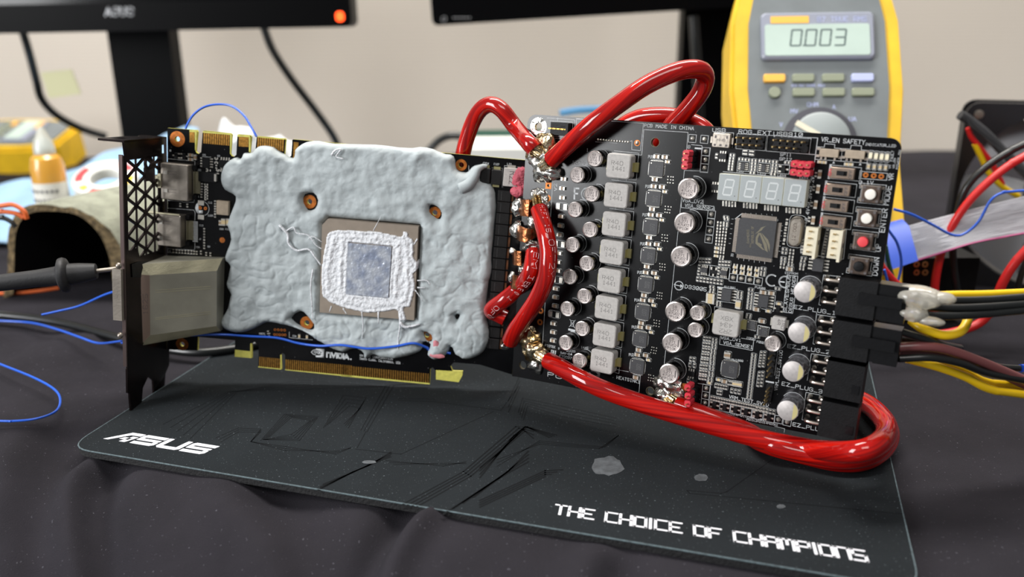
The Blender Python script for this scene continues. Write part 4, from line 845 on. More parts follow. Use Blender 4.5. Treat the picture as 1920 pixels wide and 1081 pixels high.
# ================================================================== GRAPHICS CARD (left)
GC = thing('graphics_card', 'bare black graphics card with metal slot bracket, standing upright at left', 'graphics card', MG)
def gl(c, pts): return [gu(c, *p) for p in pts]
top = [(314,239.8),(368,243.5),(370,247),(366.5,283),(369,287),(373,288),(377,285),(380,247),(382,244.6),(432,249.5),(434.5,252),(431.5,288),(434,292),(439,293.5),(443,290),(445,253),(447,251.3),(469,253.2),(471,256),(468,287),(472,292),(478,289),(481.5,257),(484,255.2),(534,259.8),(535.5,262),(533,292),(540,296),(546,292),(548,262.5),(550,261)]
bot = [(851,679),(844.5,686),(848.5,695.3),(867.5,696),(866.8,703.4),(860,716.3),(817.4,710.9),(816,694),(811.3,688.3),(806.8,691.2),(805.5,720.4),(534.4,693.1),(534.4,665),(530,661.3),(526,665),(527.5,692.5),(484.4,688.1),(485,646.3),(477.5,640.6),(471.3,643.8),(471.9,670.6),(440,668.1),(440.6,637.5),(371,631),(370.2,656.6),(315,654.9)]
gp = gl(None, top) + [(123.6, 110.9), (124.2, 9.6)] + gl(None, [(900, 683.1)]) + gl(None, bot)
rings = [('A', 313, 292, 3.6, 1.25), ('M', 415, 340, 3.2, 1.2), ('M', 955, 388, 2.8, 1.2), ('M', 403, 862, 3.2, 1.3), ('M', 922, 915, 3.0, 1.2), ('F', 237, 280, 2.6, 1.2), ('O', 790, 990, 3.1, 1.2)]
gh = [circ(gu(c, x, y), r0, 16) for c, x, y, r1, r0 in rings]
MB().plate(gp, gh, -1.6, 0, 0, 1).obj('circuit_board', [m['pcb'], m['fr4']], GC, sharp=20)
for (c, x, y, r1, r0) in rings:
    b = MB().ring(gu(c, x, y), r0 + .05, r1, 0, .07, 28); b.obj('mounting_ring', m['copper_ring'], GC)
fg = MB(); bare = MB()
def fingers(c, p0, p1, q0, n, wfr=.62):   # p0-p1 along the outer edge, q0: inner end of the first
    a, b_, d = np.array(gu(c, *p0)), np.array(gu(c, *p1)), np.array(gu(c, *q0)); inn = d - a; e = (b_ - a) / n
    for i in range(n):
        s0 = a + e * (i + (1 - wfr) / 2); s1 = s0 + e * wfr; fg.plate([tuple(s0), tuple(s1), tuple(s1 + inn), tuple(s0 + inn)], [], .01, .07)
fingers('A', (780, 180), (1260, 222), (775, 370), 12, .75); fingers('A', (530, 165), (625, 172), (530, 350), 1, .95); fingers('A', (1418, 250), (1600, 262), (1414, 425), 1, .98); fingers('A', (1752, 262), (2235, 305), (1746, 470), 12, .75); fingers(None, (550.5, 266), (560, 267), (549, 300), 1, .95)
fingers('D', (522, 690), (850, 722), (525, 545), 11); fingers('D', (917, 735), (1920, 829), (917, 585), 32); fingers('E', (0, 672), (1215, 790), (0, 548), 38)
fg.obj('contact_fingers', m['gold'], GC, kind='stuff')
def bpoly(c, pts): 
    bare = MB(); P = gl(c, pts); A2 = sum(P[i][0] * P[(i + 1) % len(P)][1] - P[(i + 1) % len(P)][0] * P[i][1] for i in range(len(P))); bare.plate(P if A2 > 0 else P[::-1], [], .002, .03); bare.obj('bare_laminate', m['fr4'], GC, sharp=20)
bpoly('D', [(165, 440), (392, 465), (395, 350), (415, 345), (413, 568), (160, 546)]); bpoly('E', [(1310, 615), (1680, 637), (1675, 690), (1625, 783), (1310, 745)])
bpoly('D', [(515, 690), (850, 725), (857, 740), (515, 706)]); bpoly('D', [(915, 735), (1920, 830), (1920, 850), (915, 746)]); bpoly('E', [(0, 675), (1222, 795), (1222, 814), (0, 700)]); bpoly('D', [(845, 520), (862, 515), (860, 735), (845, 722)])
bpoly('A', [(530, 128), (665, 128), (665, 172), (530, 165)]); bpoly('A', [(625, 165), (665, 168), (645, 500), (630, 490)]); bpoly('A', [(770, 148), (1290, 190), (1290, 222), (770, 178)]); bpoly('A', [(1262, 215), (1295, 215), (1275, 560), (1258, 560)]); bpoly('A', [(1392, 208), (1625, 228), (1620, 262), (1392, 248)]); bpoly('A', [(1600, 255), (1630, 258), (1625, 525), (1600, 525)]); bpoly('A', [(1755, 245), (2240, 288), (2240, 306), (1755, 262)])
# ---- small parts on the card
gs = MB()
def gtext(txt, c, x0, y0, x1, y1, hpx, w=None): gs.text(txt, gu(c, x0, y0), gu(c, x1, y1), hpx / ZM[c][2] / 4.0, .04, w)
def gline(c, pts, w=.14, closed=False): gs.strip([gu(c, *p) for p in pts], w, .03, 0, closed)
def gchip(kd, c, x, y, vert=False): q = gu(c, x, y); put(ck[kd], NAMES[kd], GC, (q[0], q[1], 0), math.pi / 2 if vert else 0)
def gpart(me, name, c, x, y, w=0, rz=0, **kw): q = gu(c, x, y, w); return put(me, name, GC, (q[0], q[1], 0), rz, **kw)
so8g = soic_mesh('logic_chip', 3.6, 5.0, 4, 1.2, 1.2, m['blackg']); gpart(so8g, 'logic_chip', 'A', 845, 715); gpart(so8g, 'logic_chip', 'A', 1180, 740, 0, math.pi / 2)
gpart(sot, 'transistor', 'A', 300, 590, 0, math.pi); gpart(sot, 'transistor', 'A', 445, 600)
b = MB(); b.rbox((0, 0, 0), (8, 4.6, 1.3), .2, 0, .1); b.box((4.2, 0, .8), (1.0, 3.4, 1.5), 1); gpart(b.mesh('inductor', [m['blackg'], m['tin']]), 'inductor', 'A', 860, 970)
for x, y in ((565, 580), (565, 655)): gchip('c', 'A', x, y)
gchip('c', 'A', 645, 620, True)
for i, (x, y) in enumerate([(1020, 640), (1020, 680), (1020, 720), (1022, 790), (1050, 850), (1050, 890), (1080, 860), (850, 850), (890, 855)]): gchip('r', 'A', x, y, i % 2)
for i in range(6): gchip('r', 'B', 955 + (i % 2) * 70 - 5 * (i // 2), 160 + 48 * i, True); gchip('r', 'B', 1030, 150 + 50 * i)
for i in range(7): gchip('r', 'Cc', 995, 295 + i * 51, True)
for x, y in ((440, 670), (495, 675), (550, 680), (600, 685), (655, 688), (710, 690), (765, 695), (815, 700), (860, 705), (935, 700), (1030, 725), (1105, 732)): gchip('r', 'Cc', x, y, True)
for x, y in ((565, 515), (690, 527)): gchip('r', 'B', x, y, True)
for y in (470, 520, 560, 610, 650, 710): gchip('r', 'B', 1190, y, True)
b = MB(); b.rbox((0, 0, 0), (5.8, 6.6, 2.0), .3, 0, .2); gpart(b.mesh('memory_chip', [m['beige']]), 'inductor', 'B', 1345, 565); 
gchip('C', 'Cc', 1350, 150, True); gchip('C', 'Cc', 1440, 150, True); gchip('c', 'Cc', 1290, 165, True)
b = MB()
for x, y, w_, h_ in ((935, 480, 2.9, 2.2), (935, 735, 2.9, 2.2)): q = gu('B', x, y); b.box((q[0], q[1], .2), (w_, h_, .5))
b.obj('solder_pad', m['tin'], GC)
for x, y in ((915, 570), (1010, 580)): MB().ring(gu('B', x, y), .3, .8, 0, .06, 14).obj('copper_pad', m['copper_ring'], GC)
cc = gu('B', 950, 580); gs.strip([(cc[0] + 3.4 * math.cos(a), cc[1] + 3.4 * math.sin(a)) for a in np.linspace(-1.2, 1.25, 16)], .16, .03); gs.plate([(cc[0] + 3.3 * math.cos(a), cc[1] + 3.3 * math.sin(a)) for a in np.linspace(2.1, 4.2, 12)], [], .02, .04); gs.plate(gl('B', [(880, 670), (960, 672), (960, 618), (885, 615)]), [], .02, .04)
MB().lathe([(1.35, 0), (1.3, .06)], (*gu('Cc', 1312, 478), 0), 18).obj('copper_pad', m['copper_ring'], GC)
for tx, c, x0, y0, x1, y1, h_ in (('C12','B',1062,490,1130,492,28),('C265','B',1060,720,1150,725,28),('C13','Cc',902,225,970,230,28),('C60','Cc',1268,290,1335,295,28),('C10','Cc',1372,292,1438,298,28),('C21','A',672,860,745,865,28),('C31','Cc',850,618,912,622,28),('J2','Cc',895,470,930,472,26),('J1','B',860,380,895,382,26),('Q2','Cc',1050,605,1095,608,26),('J5','Cc',348,690,385,692,26),('S5','A',770,590,825,592,28),('B3','A',1035,610,1080,612,28),('W1','A',175,515,205,517,30),('C104','F',632,262,735,270,32),('C107','F',825,278,922,286,32),('L33','F',1065,277,1140,284,32),('C94','D',1030,245,1085,252,26)): gtext(tx, c, x0, y0, x1, y1, h_)
gline('A', [(130, 645), (630, 690), (625, 890)]); gline('B', [(330, 435), (600, 455), (605, 470), (800, 470), (830, 340)]); gline('B', [(330, 575), (800, 610), (825, 650), (820, 800)]); gline('Cc', [(820, 530), (820, 630), (800, 660), (335, 630), (330, 700), (800, 735)]); gline('A', [(690, 875), (1030, 905)]); gline('D', [(980, 175), (978, 260), (1330, 295)]); gline('A', [(760, 605), (915, 618)]); gline('F', [(375, 290), (372, 480)]); gline('F', [(790, 330), (980, 340), (975, 680)]); gline('F', [(1015, 330), (1015, 290), (1320, 320)])
for y in range(16): q = gu('Cc', 828, 150 + y * 23.5); gs.strip([(q[0] - 1.1, q[1]), (q[0] + 1.1, q[1])], .33, .035)
# maker's word and eye mark near the edge connector
def bold(txtpolys, c, org): pass
nv = lambda x, y: gu('D', x, y)
def npoly(pts, hol=[]): 
    P = [nv(*p) for p in pts]; gs.plate(P, [[nv(*p) for p in h] for h in hol], .02, .05)
def nstroke(pts, w=.62, c='D'): gs.strip([gu(c, *p) for p in pts], w, .04)
npoly([(1380, 425), (1505, 432), (1502, 563), (1378, 552), (1378, 530), (1440, 528), (1478, 510), (1440, 515), (1390, 500), (1380, 440)])
gs.strip([nv(1310 + 0, 478), nv(1340, 448), nv(1385, 438), nv(1430, 455), nv(1455, 482), nv(1430, 508), nv(1385, 520), nv(1340, 508), nv(1312, 480)], .32, .045); gs.strip([nv(1345, 480), nv(1370, 460), nv(1405, 462), nv(1420, 482), nv(1400, 500), nv(1372, 496), nv(1365, 480), nv(1385, 472), nv(1400, 484)], .26, .05)
e2 = MB(); e2.strip([nv(1380, 445), nv(1430, 458), nv(1460, 486), nv(1425, 512), nv(1380, 518)], .3, .065); e2.strip([nv(1380, 462), nv(1415, 470), nv(1420, 486), nv(1395, 500), nv(1380, 495)], .25, .065); e2.obj('logo_gap', m['pcb'], GC)
def nletter(x0, strokes, w=.75):
    for st in strokes: nstroke([(1535 + x0 + x, 548 + (x0 + x) * .10 - y) for x, y in st], w)
nletter(0, [[(8, 0), (8, 65)], [(8, 65), (55, 65), (62, 50), (62, 0)]]); nletter(80, [[(0, 68), (28, 4), (58, 68)]]); nletter(152, [[(6, 0), (6, 68)]]); nletter(175, [[(6, 3), (6, 66), (45, 66), (58, 50), (58, 18), (45, 3), (6, 3)]]); nletter(252, [[(6, 0), (6, 68)]]); nletter(272, [[(0, 0), (30, 64), (62, 0)], [(14, 18), (48, 18)]])
cc = nv(1905, 585); gs.lathe([(.42, .02), (.4, .05)], (*cc, 0), 12)
gtext('NVIDIA CORPORATION', 'E', 258, 425, 710, 475, 30); gtext('Santa Clara, California, USA', 'E', 256, 468, 815, 532, 34); gtext('MN7C', 'D', 530, 212, 620, 220, 28)
for i in range(5): MB().ring(gu('D', 757 + i * 40, 212 + i * 2), .35, .62, 0, .05, 12).obj('copper_pad', m['copper_ring'], GC)
for i in range(4): MB().ring(gu('D', 765 + i * 48, 140 + i * 3), .35, .62, 0, .05, 12).obj('copper_pad', m['copper_ring'], GC)
for x, y in ((665, 180), (685, 212), (1135, 235), (1250, 245)): gchip('p' if x > 1000 else 'r', 'D', x, y, True)
gs.obj('silkscreen_print', m['silk'], GC, sharp=None, kind='stuff')
# R22 choke, tantalum blocks, transistor column
q = gu('F', 1165, 505, 2.5); b = MB(); b.rbox((0, 0, 0), (8.4, 8.2, 3), .4, 0, .2); b.box((-1, 4.6, .6), (3.6, 1.4, 1.), 1); b.text('R22', (-1.4, 2.6), (-1.4, -3), 3., 3.03, .3, 2); put(b.mesh('inductor', [m['ind'], m['tin'], m['mark']]), 'inductor', GC, (q[0], q[1], 0), label='grey inductor marked R22')
for x, y in ((672, 470), (868, 500)):
    b = MB(); b.rbox((0, 0, .1), (4.5, 6.8, 2.2), .3, 0, .3); b.box((0, 3.9, .5), (3.0, 1.4, .9), 1); b.box((0, -3.9, .5), (3.0, 1.2, .9), 1); gpart(b.mesh('power_capacitor', [m['mosfet'], m['term']]), 'power_capacitor', 'F', x, y, 2)
mo = MB(); mo.rbox((0, 0, .1), (5.9, 4.9, 1.5), .2, 0, .15); mo.box((-1.3, 0, 1.62), (.05, 4.0, .03), 1); mo = mo.mesh('transistor_block', [m['mosfet'], m['faint']]); tb = MB().box((0, 0, .5), (.9, 4.4, .9)).mesh('terminal', [m['copperd']])
for i in range(14):
    y = 391.5 - 24 + i * 21.3; x = 945.5 - i * 1.65; q = gu(None, x, y, 1.6); o = put(mo, 'transistor_block', GC, (q[0], q[1], 0)); put(tb, 'terminal', o, (3.7, 0, 0))
# ---- chip package, die, paste
def polyd(P, V):                                                   # signed distance to polygon (inside positive), with gradient
    P = np.array(P); A = P; B = np.roll(P, -1, 0); d = np.full(len(V), 1e9); nr = np.zeros((len(V), 2)); ins = np.zeros(len(V), bool)
    for a, b_ in zip(A, B):
        e = b_ - a; t = np.clip(((V - a) @ e) / (e @ e), 0, 1); c_ = a + t[:, None] * e; dd = np.hypot(*(V - c_).T); k = dd < d; d[k] = dd[k]; nr[k] = c_[k]
        cr = ((a[1] > V[:, 1]) != (b_[1] > V[:, 1])); xi = (b_[0] - a[0]) * (V[:, 1] - a[1]) / np.where(b_[1] == a[1], 1e-9, b_[1] - a[1]) + a[0]; ins ^= cr & (V[:, 0] < xi)
    return np.where(ins, d, -d), nr
def smooth_poly(P, sub=4, jag=0., sd=0):
    Q = [Vector((p[0], p[1], 0)) for p in P]; n = len(Q); out_ = []
    for a in range(n):
        p0, p1, p2, p3 = Q[a - 1], Q[a], Q[(a + 1) % n], Q[(a + 2) % n]
        for i in range(sub):
            t = i / sub; v = .5 * (2 * p1 + (p2 - p0) * t + (2 * p0 - 5 * p1 + 4 * p2 - p3) * t * t + (3 * p1 - p0 - 3 * p2 + p3) * t ** 3)
            j = jag * noise.noise(Vector((v.x * .9, v.y * .9, sd))); out_.append((v.x + j, v.y + j * .7))
    return out_
def heightfield(outer, holes, step, hf, base=0.):
    P = np.array(outer); lo, hi = P.min(0) - step, P.max(0) + step; xs = np.arange(lo[0], hi[0], step); ys = np.arange(lo[1], hi[1], step)
    X, Y = np.meshgrid(xs, ys); V = np.stack([X.ravel(), Y.ravel()], 1); d, nr = polyd(outer, V)
    for h in holes:
        d2, n2 = polyd(h, V); k = -d2 < d; d = np.where(k, -d2, d); nr[k] = n2[k]
    nx, ny = len(xs), len(ys); use = []
    I = np.arange(nx * ny).reshape(ny, nx); q = np.stack([I[:-1, :-1], I[:-1, 1:], I[1:, 1:], I[1:, :-1]], -1).reshape(-1, 4)
    q = q[(d[q] > 0).any(1)]; used = np.unique(q); mp = -np.ones(nx * ny, int); mp[used] = np.arange(len(used))
    v = V[used].copy(); dd = d[used]; ng = dd <= 0; v[ng] = nr[used][ng]; dd = np.maximum(dd, 0)
    z = np.array([hf(x, y, t) for (x, y), t in zip(v, dd)]) + base; z[ng] = 0
    b = MB(); b.add(np.column_stack([v, z]).tolist(), mp[q].tolist()); return b
pk = [gu('M', 495, 413, 4.5), gu('M', 885, 446, 4.5), gu('M', 866, 850, 4.5), gu('M', 459, 816, 4.5), gu('M', 470, 440, 4.5)]
o = MB().plate(pk[::-1], [], .5, 4.9).obj('processor_package', m['pkg'], GC)
dp = [gu('H', 365, 320, 5.6), gu('H', 757, 355, 5.6), gu('H', 727, 825, 5.6), gu('H', 343, 790, 5.6)]
MB().plate(dp[::-1], [], 4.8, 5.7).obj('processor_die', m['die'], o, sharp=20)
po = [(165, 240), (255, 200), (450, 205), (640, 215), (760, 240), (850, 260), (860, 215), (910, 220), (915, 265), (960, 290), (965, 400), (960, 450), (1000, 500), (990, 570), (960, 600), (975, 700), (965, 790), (940, 870), (930, 910), (870, 920), (890, 1000), (880, 1040), (830, 1030), (810, 940), (720, 950), (560, 965), (430, 945), (330, 925), (240, 890), (150, 840), (115, 780), (110, 600), (125, 450), (150, 320)]
pout = smooth_poly([gu('H', *p, 5.0) for p in po], 3, .35, 3)
def hp(x, y, t):
    e = min(1, t / .6); r_ = noise.fractal(Vector((x * .55, y * .55, 1)), .8, 2, 4); dx = min(abs(x - 44), abs(x - 64)); frame = math.exp(-((t - 3.2) / 1.1) ** 2) * .5 + math.exp(-((t - .8) / .6) ** 2) * .35
    return e * (.22 + frame + .42 * max(-.4, r_)) 
heightfield(pout, [[dp[0], dp[1], dp[2], dp[3]]], .42, hp, 4.92).obj('thermal_paste', m['paste'], o, sharp=None, label='smeared white thermal paste')
ps = MB()
def pstr(pts, r=.28, c='M', w=4.9): ps.tube([(*gu(c, *p, w), w) for p in pts], lambda t: r * (1 - .5 * t) , 6, sub=5)
pstr([(285, 440), (320, 480), (325, 520), (360, 550), (410, 545), (440, 580), (465, 615)], .7); pstr([(310, 470), (345, 450), (360, 475), (410, 485), (440, 525), (470, 545)], .4); pstr([(410, 500), (430, 490), (470, 515)], .3); pstr([(430, 630), (420, 700), (425, 790), (430, 850)], .4); pstr([(640, 810), (645, 870), (642, 930)], .3); pstr([(712, 815), (712, 865)], .45)
pstr([(800, 800), (805, 870), (798, 920), (797, 975)], .45); pstr([(805, 860), (830, 880), (890, 868)], .9); pstr([(560, 800), (575, 825)], .35); pstr([(510, 790), (500, 815)], .3); pstr([(880, 680), (920, 680), (935, 700)], .3); pstr([(880, 710), (915, 712)], .4); pstr([(690, 465), (725, 400)], .2); pstr([(880, 500), (865, 525)], .4); pstr([(870, 720), (905, 770)], .25); pstr([(510, 140), (525, 120), (550, 115), (530, 145), (560, 155)], .5); pstr([(840, 660), (875, 630), (865, 600)], .6)
ps.obj('paste_string', m['paste'], o, sharp=None, kind='stuff')
# ---- insulating putty: its own thing, pressed onto the card
PT = thing('putty', 'lumpy pale grey insulating putty pressed over the middle of the graphics card', 'putty', MG)
pp = [(30,240),(45,185),(85,152),(118,155),(130,130),(165,130),(190,103),(240,100),(290,128),(345,152),(352,115),(395,85),(450,80),(520,90),(700,95),(830,110),(890,105),(930,108),(985,130),(1035,145),(1045,200),(1090,215),(1125,185),(1185,180),(1165,205),(1150,245),(1200,268),(1216,330),(1208,450),(1200,560),(1195,650),(1183,700),(1175,790),(1180,850),(1192,900),(1180,960),(1150,1000),(1090,1020),(1045,1000),(1022,965),(1005,1000),(955,1022),(922,1000),(935,955),(905,945),(890,985),(810,1013),(730,1015),(690,1000),(655,1018),(640,985),(600,975),(560,988),(500,970),(450,940),(430,925),(390,900),(340,882),(290,868),(230,860),(180,885),(120,905),(60,895),(30,860),(62,800),(72,740),(55,690),(72,620),(48,580),(75,500),(58,440),(78,380),(95,320),(50,290)]
pw = 1.5
pol = smooth_poly([gu('M', *p, pw) for p in pp], 3, .5, 1)
hol = [smooth_poly([gu('M', *p, pw) for p in q], 2, .2, 2) for q in ([(390, 310), (430, 303), (450, 335), (435, 372), (405, 378), (385, 345)], [(932, 355), (965, 362), (982, 390), (975, 418), (948, 405), (930, 385)], [(330, 845), (375, 812), (400, 830), (432, 870), (425, 895), (385, 885)], [(905, 900), (938, 915), (940, 945), (915, 940)], [(1040, 830), (1062, 828), (1050, 855)])]
pkh = [gu('M', 493, 411, 4.2), gu('M', 888, 443, 4.2), gu('M', 869, 854, 4.2), gu('M', 456, 819, 4.2), gu('M', 467, 438, 4.2)]
dents = [(gu('M', 935, 515, 4), 2.2, 1.0), (gu('M', 580, 300, 4), 5, .5), (gu('M', 1085, 510, 4), 3.5, .6), (gu('M', 1055, 390, 4), 5, .5)]
lumps = [(gu('M', 95, 235, 2), 7, 1.8), (gu('M', 150, 150, 2), 5, 1.), (gu('M', 240, 150, 2), 8, 1.4), (gu('M', 1060, 280, 2), 8, 2.2), (gu('M', 130, 760, 2), 8, 1.6), (gu('M', 110, 870, 2), 6, 1.4), (gu('M', 230, 690, 2), 9, 1.2), (gu('M', 1100, 920, 2), 10, 1.8), (gu('M', 970, 970, 2), 5, 1.6), (gu('M', 820, 970, 2), 7, 1.2), (gu('M', 560, 900, 2), 9, .8), (gu('M', 660, 970, 2), 6, 1.0), (gu('M', 400, 930, 2), 5, 1.), (gu('M', 870, 150, 2), 6, 1.2)]
rd = random.Random(5)
for _ in range(60): dents.append(((rd.uniform(-8, 110), rd.uniform(12, 108)), rd.uniform(1.2, 4.5), rd.uniform(-.3, .45)))
def hq(x, y, t):
    R_ = 3.2; e = math.sqrt(max(0, 1 - (1 - min(t, R_) / R_) ** 2)); h = 3.7 + .75 * noise.fractal(Vector((x / 11, y / 9, 0)), 1, 2, 3) + .35 * noise.noise(Vector((x / 3.2, y / 4.1, 4))) + .55 * noise.noise(Vector((x / 6.5, y / 5.5, 14)))
    for (q, r_, a) in lumps: h += a * math.exp(-((x - q[0]) ** 2 + (y - q[1]) ** 2) / (r_ * r_ * .6))
    for (q, r_, a) in dents: h -= a * math.exp(-((x - q[0]) ** 2 + (y - q[1]) ** 2) / (r_ * r_ * .5))
    c_ = noise.noise(Vector((x / 7.5, y / 6.5, 9))); h -= .38 * math.exp(-(c_ / .05) ** 2) * (1 if y < 75 and (x < 18 or y < 32 or x > 85) else .12)
    c_ = noise.noise(Vector((x / 5 + 3, y / 3.4, 19))); h -= .16 * math.exp(-(c_ / .04) ** 2)
    return max(.3, h) * e
heightfield(pol, hol + [pkh], .5, hq).obj('putty_sheet', m['putty'], PT, sharp=None)
tl = MB(); tl.tube([(*gu('F', 230, 700, 4), 4.0), (*gu('F', 380, 620, 4.5), 4.6), (*gu('F', 480, 480, 4.5), 4.6), (*gu('F', 530, 370, 4), 4), (*gu('F', 620, 310, 3), 2.6), (*gu('F', 700, 300, 2.4), 2.2)], lambda t: 2.9 - 2.1 * t, 12, sub=5); tl.obj('putty_tail', m['putty'], PT, sharp=None)
pkm = MB(); 
for c, x, y, rx, ry in (('E', 1310, 265, 1.6, 1.8), ('E', 1330, 420, 3.6, 1.2)):
    q = gu(c, x, y, 4.4); pkm.blob((q[0], q[1], 4.1), (rx, ry, .75), .3, .5, rx, sub=3)
pkm.obj('pink_smear', m['pinkst'], PT, sharp=None, label='pink smear on the grey putty')
# ---- bracket: sheet standing across the board at u = -46
def bu(px):
    d = ray(px); n = RG[:, 0]; o_ = TG + (-46.) * n; P = CAMP + d * (((o_ - CAMP) @ n) / (d @ n)); return tuple(((P - TG) @ RG)[1:])
def slab(b, poly, holes, u0, u1, k=0):                             # polygon in (v,w) extruded along u
    t = MB(); t.plate(poly, holes, u0, u1, k); b.add([(p[2], p[0], p[1]) for p in t.v], t.f, k)
bo = [(106.6, 35.6), (106.6, -2.0)] + [bu(p) for p in [(317.5, 659), (317.5, 683), (310.4, 700), (308, 728.5), (289.2, 738.7), (287.6, 712.8), (278.2, 705), (268, 727), (265.6, 755.2), (245.9, 764.7), (243.6, 737), (239.7, 736.4), (238.9, 691.5)]] + [(5.9, 36.1), (100.5, 36.1), (100.5, 34.4)]
bo = [(v_ - (1.2 if v_ < -12 else 0), w_) for v_, w_ in bo]
gv0, gv1, gw0, gw1 = 54.5, 98.5, 5.5, 33.5
bb2 = MB(); slab(bb2, bo, [[(gv0, gw0), (gv1, gw0), (gv1, gw1), (gv0, gw1)], [(98.5 + 1, -.8), (103.5, -.8), (103.5, 2.6), (99.5, 2.6)], [(77, -.8), (80, -.8), (80, 2.6), (77, 2.6)]], -46.9, -46.0)
BR = bb2.obj('bracket', m['bracket'], GC)
bb2 = MB(); bb2.box((-46.8, 54, 36.8), (1.6, 94, .9)); bb2.obj('bracket_lip', m['lip'], BR)
gr = MB(); pitch = (gw1 - gw0) / 3.5; ph = 8.4
def bar(a, b_, wd=1.0):
    a, b_ = np.array(a), np.array(b_); d = b_ - a; L = np.hypot(*d)
    if L < .5: return
    nn = np.array([-d[1], d[0]]) / L * wd / 2; slab(gr, [tuple(a - nn), tuple(b_ - nn), tuple(b_ + nn), tuple(a + nn)], [], -46.85, -46.05)
def clipbar(v0, w0, v1, w1):
    if v0 == v1: return
    ts = [0, 1]
    for lim in (gv0, gv1):
        t = (lim - v0) / (v1 - v0)
        if 0 < t < 1: ts.append(t)
    ts.sort()
    for a, b_ in zip(ts[:-1], ts[1:]):
        vm = v0 + (v1 - v0) * (a + b_) / 2
        if gv0 <= vm <= gv1: bar((v0 + (v1 - v0) * a, w0 + (w1 - w0) * a), (v0 + (v1 - v0) * b_, w0 + (w1 - w0) * b_), 1.15)
for j in range(-4, 10):
    for s_ in (1, -1): clipbar(gv0 + (j + .3) * ph, gw1, gv0 + (j + .3) * ph + s_ * 3.5 * ph / 2, gw0)
for i in range(1, 4): bar((gv0, gw1 - i * pitch), (gv1, gw1 - i * pitch), .45)
slab(gr, circ((96.2, 14.5), 3.4, 20), [circ((96.2, 14.5), 2.0, 16)], -46.9, -46.0); slab(gr, [(88, 11), (94, 11), (94, 18), (88, 18)], [], -46.9, -46); slab(gr, [(54.5, 24), (59, 26), (59, 33.5), (54.5, 33.5)], [], -46.9, -46)
gr.obj('grille', m['bracket'], BR)
tb_ = MB(); t_ = MB(); t_.plate([(-46, -2), (-46, 35.6), (-57.5, 35.6), (-57.5, 12), (-54, 8), (-57, 3), (-57, -2)][::-1], [circ((-52.5, 25), 2.2, 14)], 106.1, 107.0); tb_.add([(p[0], p[2], p[1]) for p in t_.v], [f[::-1] for f in t_.f]); tb_.obj('top_tab', m['bracket'], BR)
# ---- display ports, hdmi
def dport(v0, v1, u0, u1, H, name):
    cu, cv = (u0 + u1) / 2, (v0 + v1) / 2; L, W = u1 - u0, v1 - v0; b = MB(); b.rbox((0, 0, .2), (L, W, H - .2), .5, 0, .3)
    for y in (-W * .25, W * .25): b.box((-L * .32, y, H + .1), (L * .16, 1.6, .5), 1); b.box((-L * .08, y + .7, H + .03), (L * .34, .18, .06), 2); b.box((-L * .08, y - .7, H + .03), (L * .34, .18, .06), 2)
    o_ = put(b.mesh(name, [m['steel'], m['tin'], m['mark']]), name, GC, (cu, cv, 0))
    b = MB(); b.box((L / 2 + 1.0, W * .42, .9), (2.0, 1.9, 1.8)); b.box((L / 2 + 1.0, -W * .42, .9), (2.0, 1.9, 1.8)); put(b.mesh('housing_clip', [m['black']]), 'housing_clip', o_)
    b = MB()
    for i in range(20): b.box((L / 2 + 2.0, (i - 9.5) * W * .62 / 20, .4), (2.6, W * .62 / 40, .3)); b.box((L / 2 + .7, (i - 9.5) * W * .62 / 20, 1.1), (.4, W * .62 / 40, 1.5))
    put(b.mesh('pin_row', [m['nickel']]), 'pin_row', o_, kind='stuff'); return o_
dport(79.0, 95.7, -45, -32., 6.3, 'display_port')
o_ = dport(57.0, 71.9, -47., -35.5, 6.5, 'video_port'); b = MB(); b.tube([(-12, 7.6, 5.6), (5, 7.6, 5.6)], .55, 8); put(b.mesh('shield_roll', [m['nickel']]), 'shield_roll', o_)
b = MB(); b.box((-46.8, 87.5, 4), (3.6, 4.4, 6)); b.box((-45.4, 87.5, 6.5), (1.5, 6.5, 1)); b.obj('bracket_clip', m['nickel'], GC)
# ---- dvi connector: shield lofted from the board to its slanted face
def P3(x, y, w): q = gu('O', x, y, w); return (q[0], q[1], w)
fr_ = [P3(425, 215, 19), P3(1180, 165, 9), P3(1177, 785, 9), P3(430, 890, 19)]; fl_ = [P3(318, 205, 24), P3(320, 1000, 24)]
bk4 = [P3(318, 92, 23), P3(1245, 22, 2.5), P3(1225, 840, 2.5), P3(330, 1005, 23)]
b = MB(); b.add(fr_, [(0, 3, 2, 1)], 0); b.add([fl_[0], fr_[0], fr_[3], fl_[1]], [(0, 3, 2, 1)], 2)
b.add([bk4[0], bk4[1], fr_[1], fr_[0], fl_[0]], [(4, 3, 2, 1, 0)], 1); b.add([fr_[3], fr_[2], bk4[2], bk4[3], fl_[1]], [(4, 3, 2, 1, 0)], 1)
b.add([fr_[1], bk4[1], bk4[2], fr_[2]], [(0, 3, 2, 1)], 0); lo = [(p[0], p[1], 0) for p in bk4]
b.add(bk4 + lo, [(0, 1, 5, 4), (1, 2, 6, 5), (2, 3, 7, 6), (3, 0, 4, 7)], 0); b.add([fl_[0], fl_[1], bk4[3], bk4[0]], [(0, 1, 2, 3)], 0)
DV = b.obj('dvi_port', [m['dvi'], m['nickel'], m['dvid']], GC, sharp=20)
nrm = lambda p, q: tuple(np.array(p) + np.array(q))
b = MB()
for (x0, y0), (x1, y1) in (((490, 385), (1110, 340)), ((490, 410), (1110, 365)), ((490, 695), (1110, 625)), ((490, 712), (1110, 650))):
    wt = lambda x: 19 + (x - 425) / 755 * -10; b.tube([P3(x0, y0, wt(x0) + .05), P3(x1, y1, wt(x1) + .05)], .12, 6, sub=2)
b.obj('embossed_rib', m['nickel'], DV)
b = MB(); b.box((0, 0, 0), (.01, .01, .01))
tx = MB()
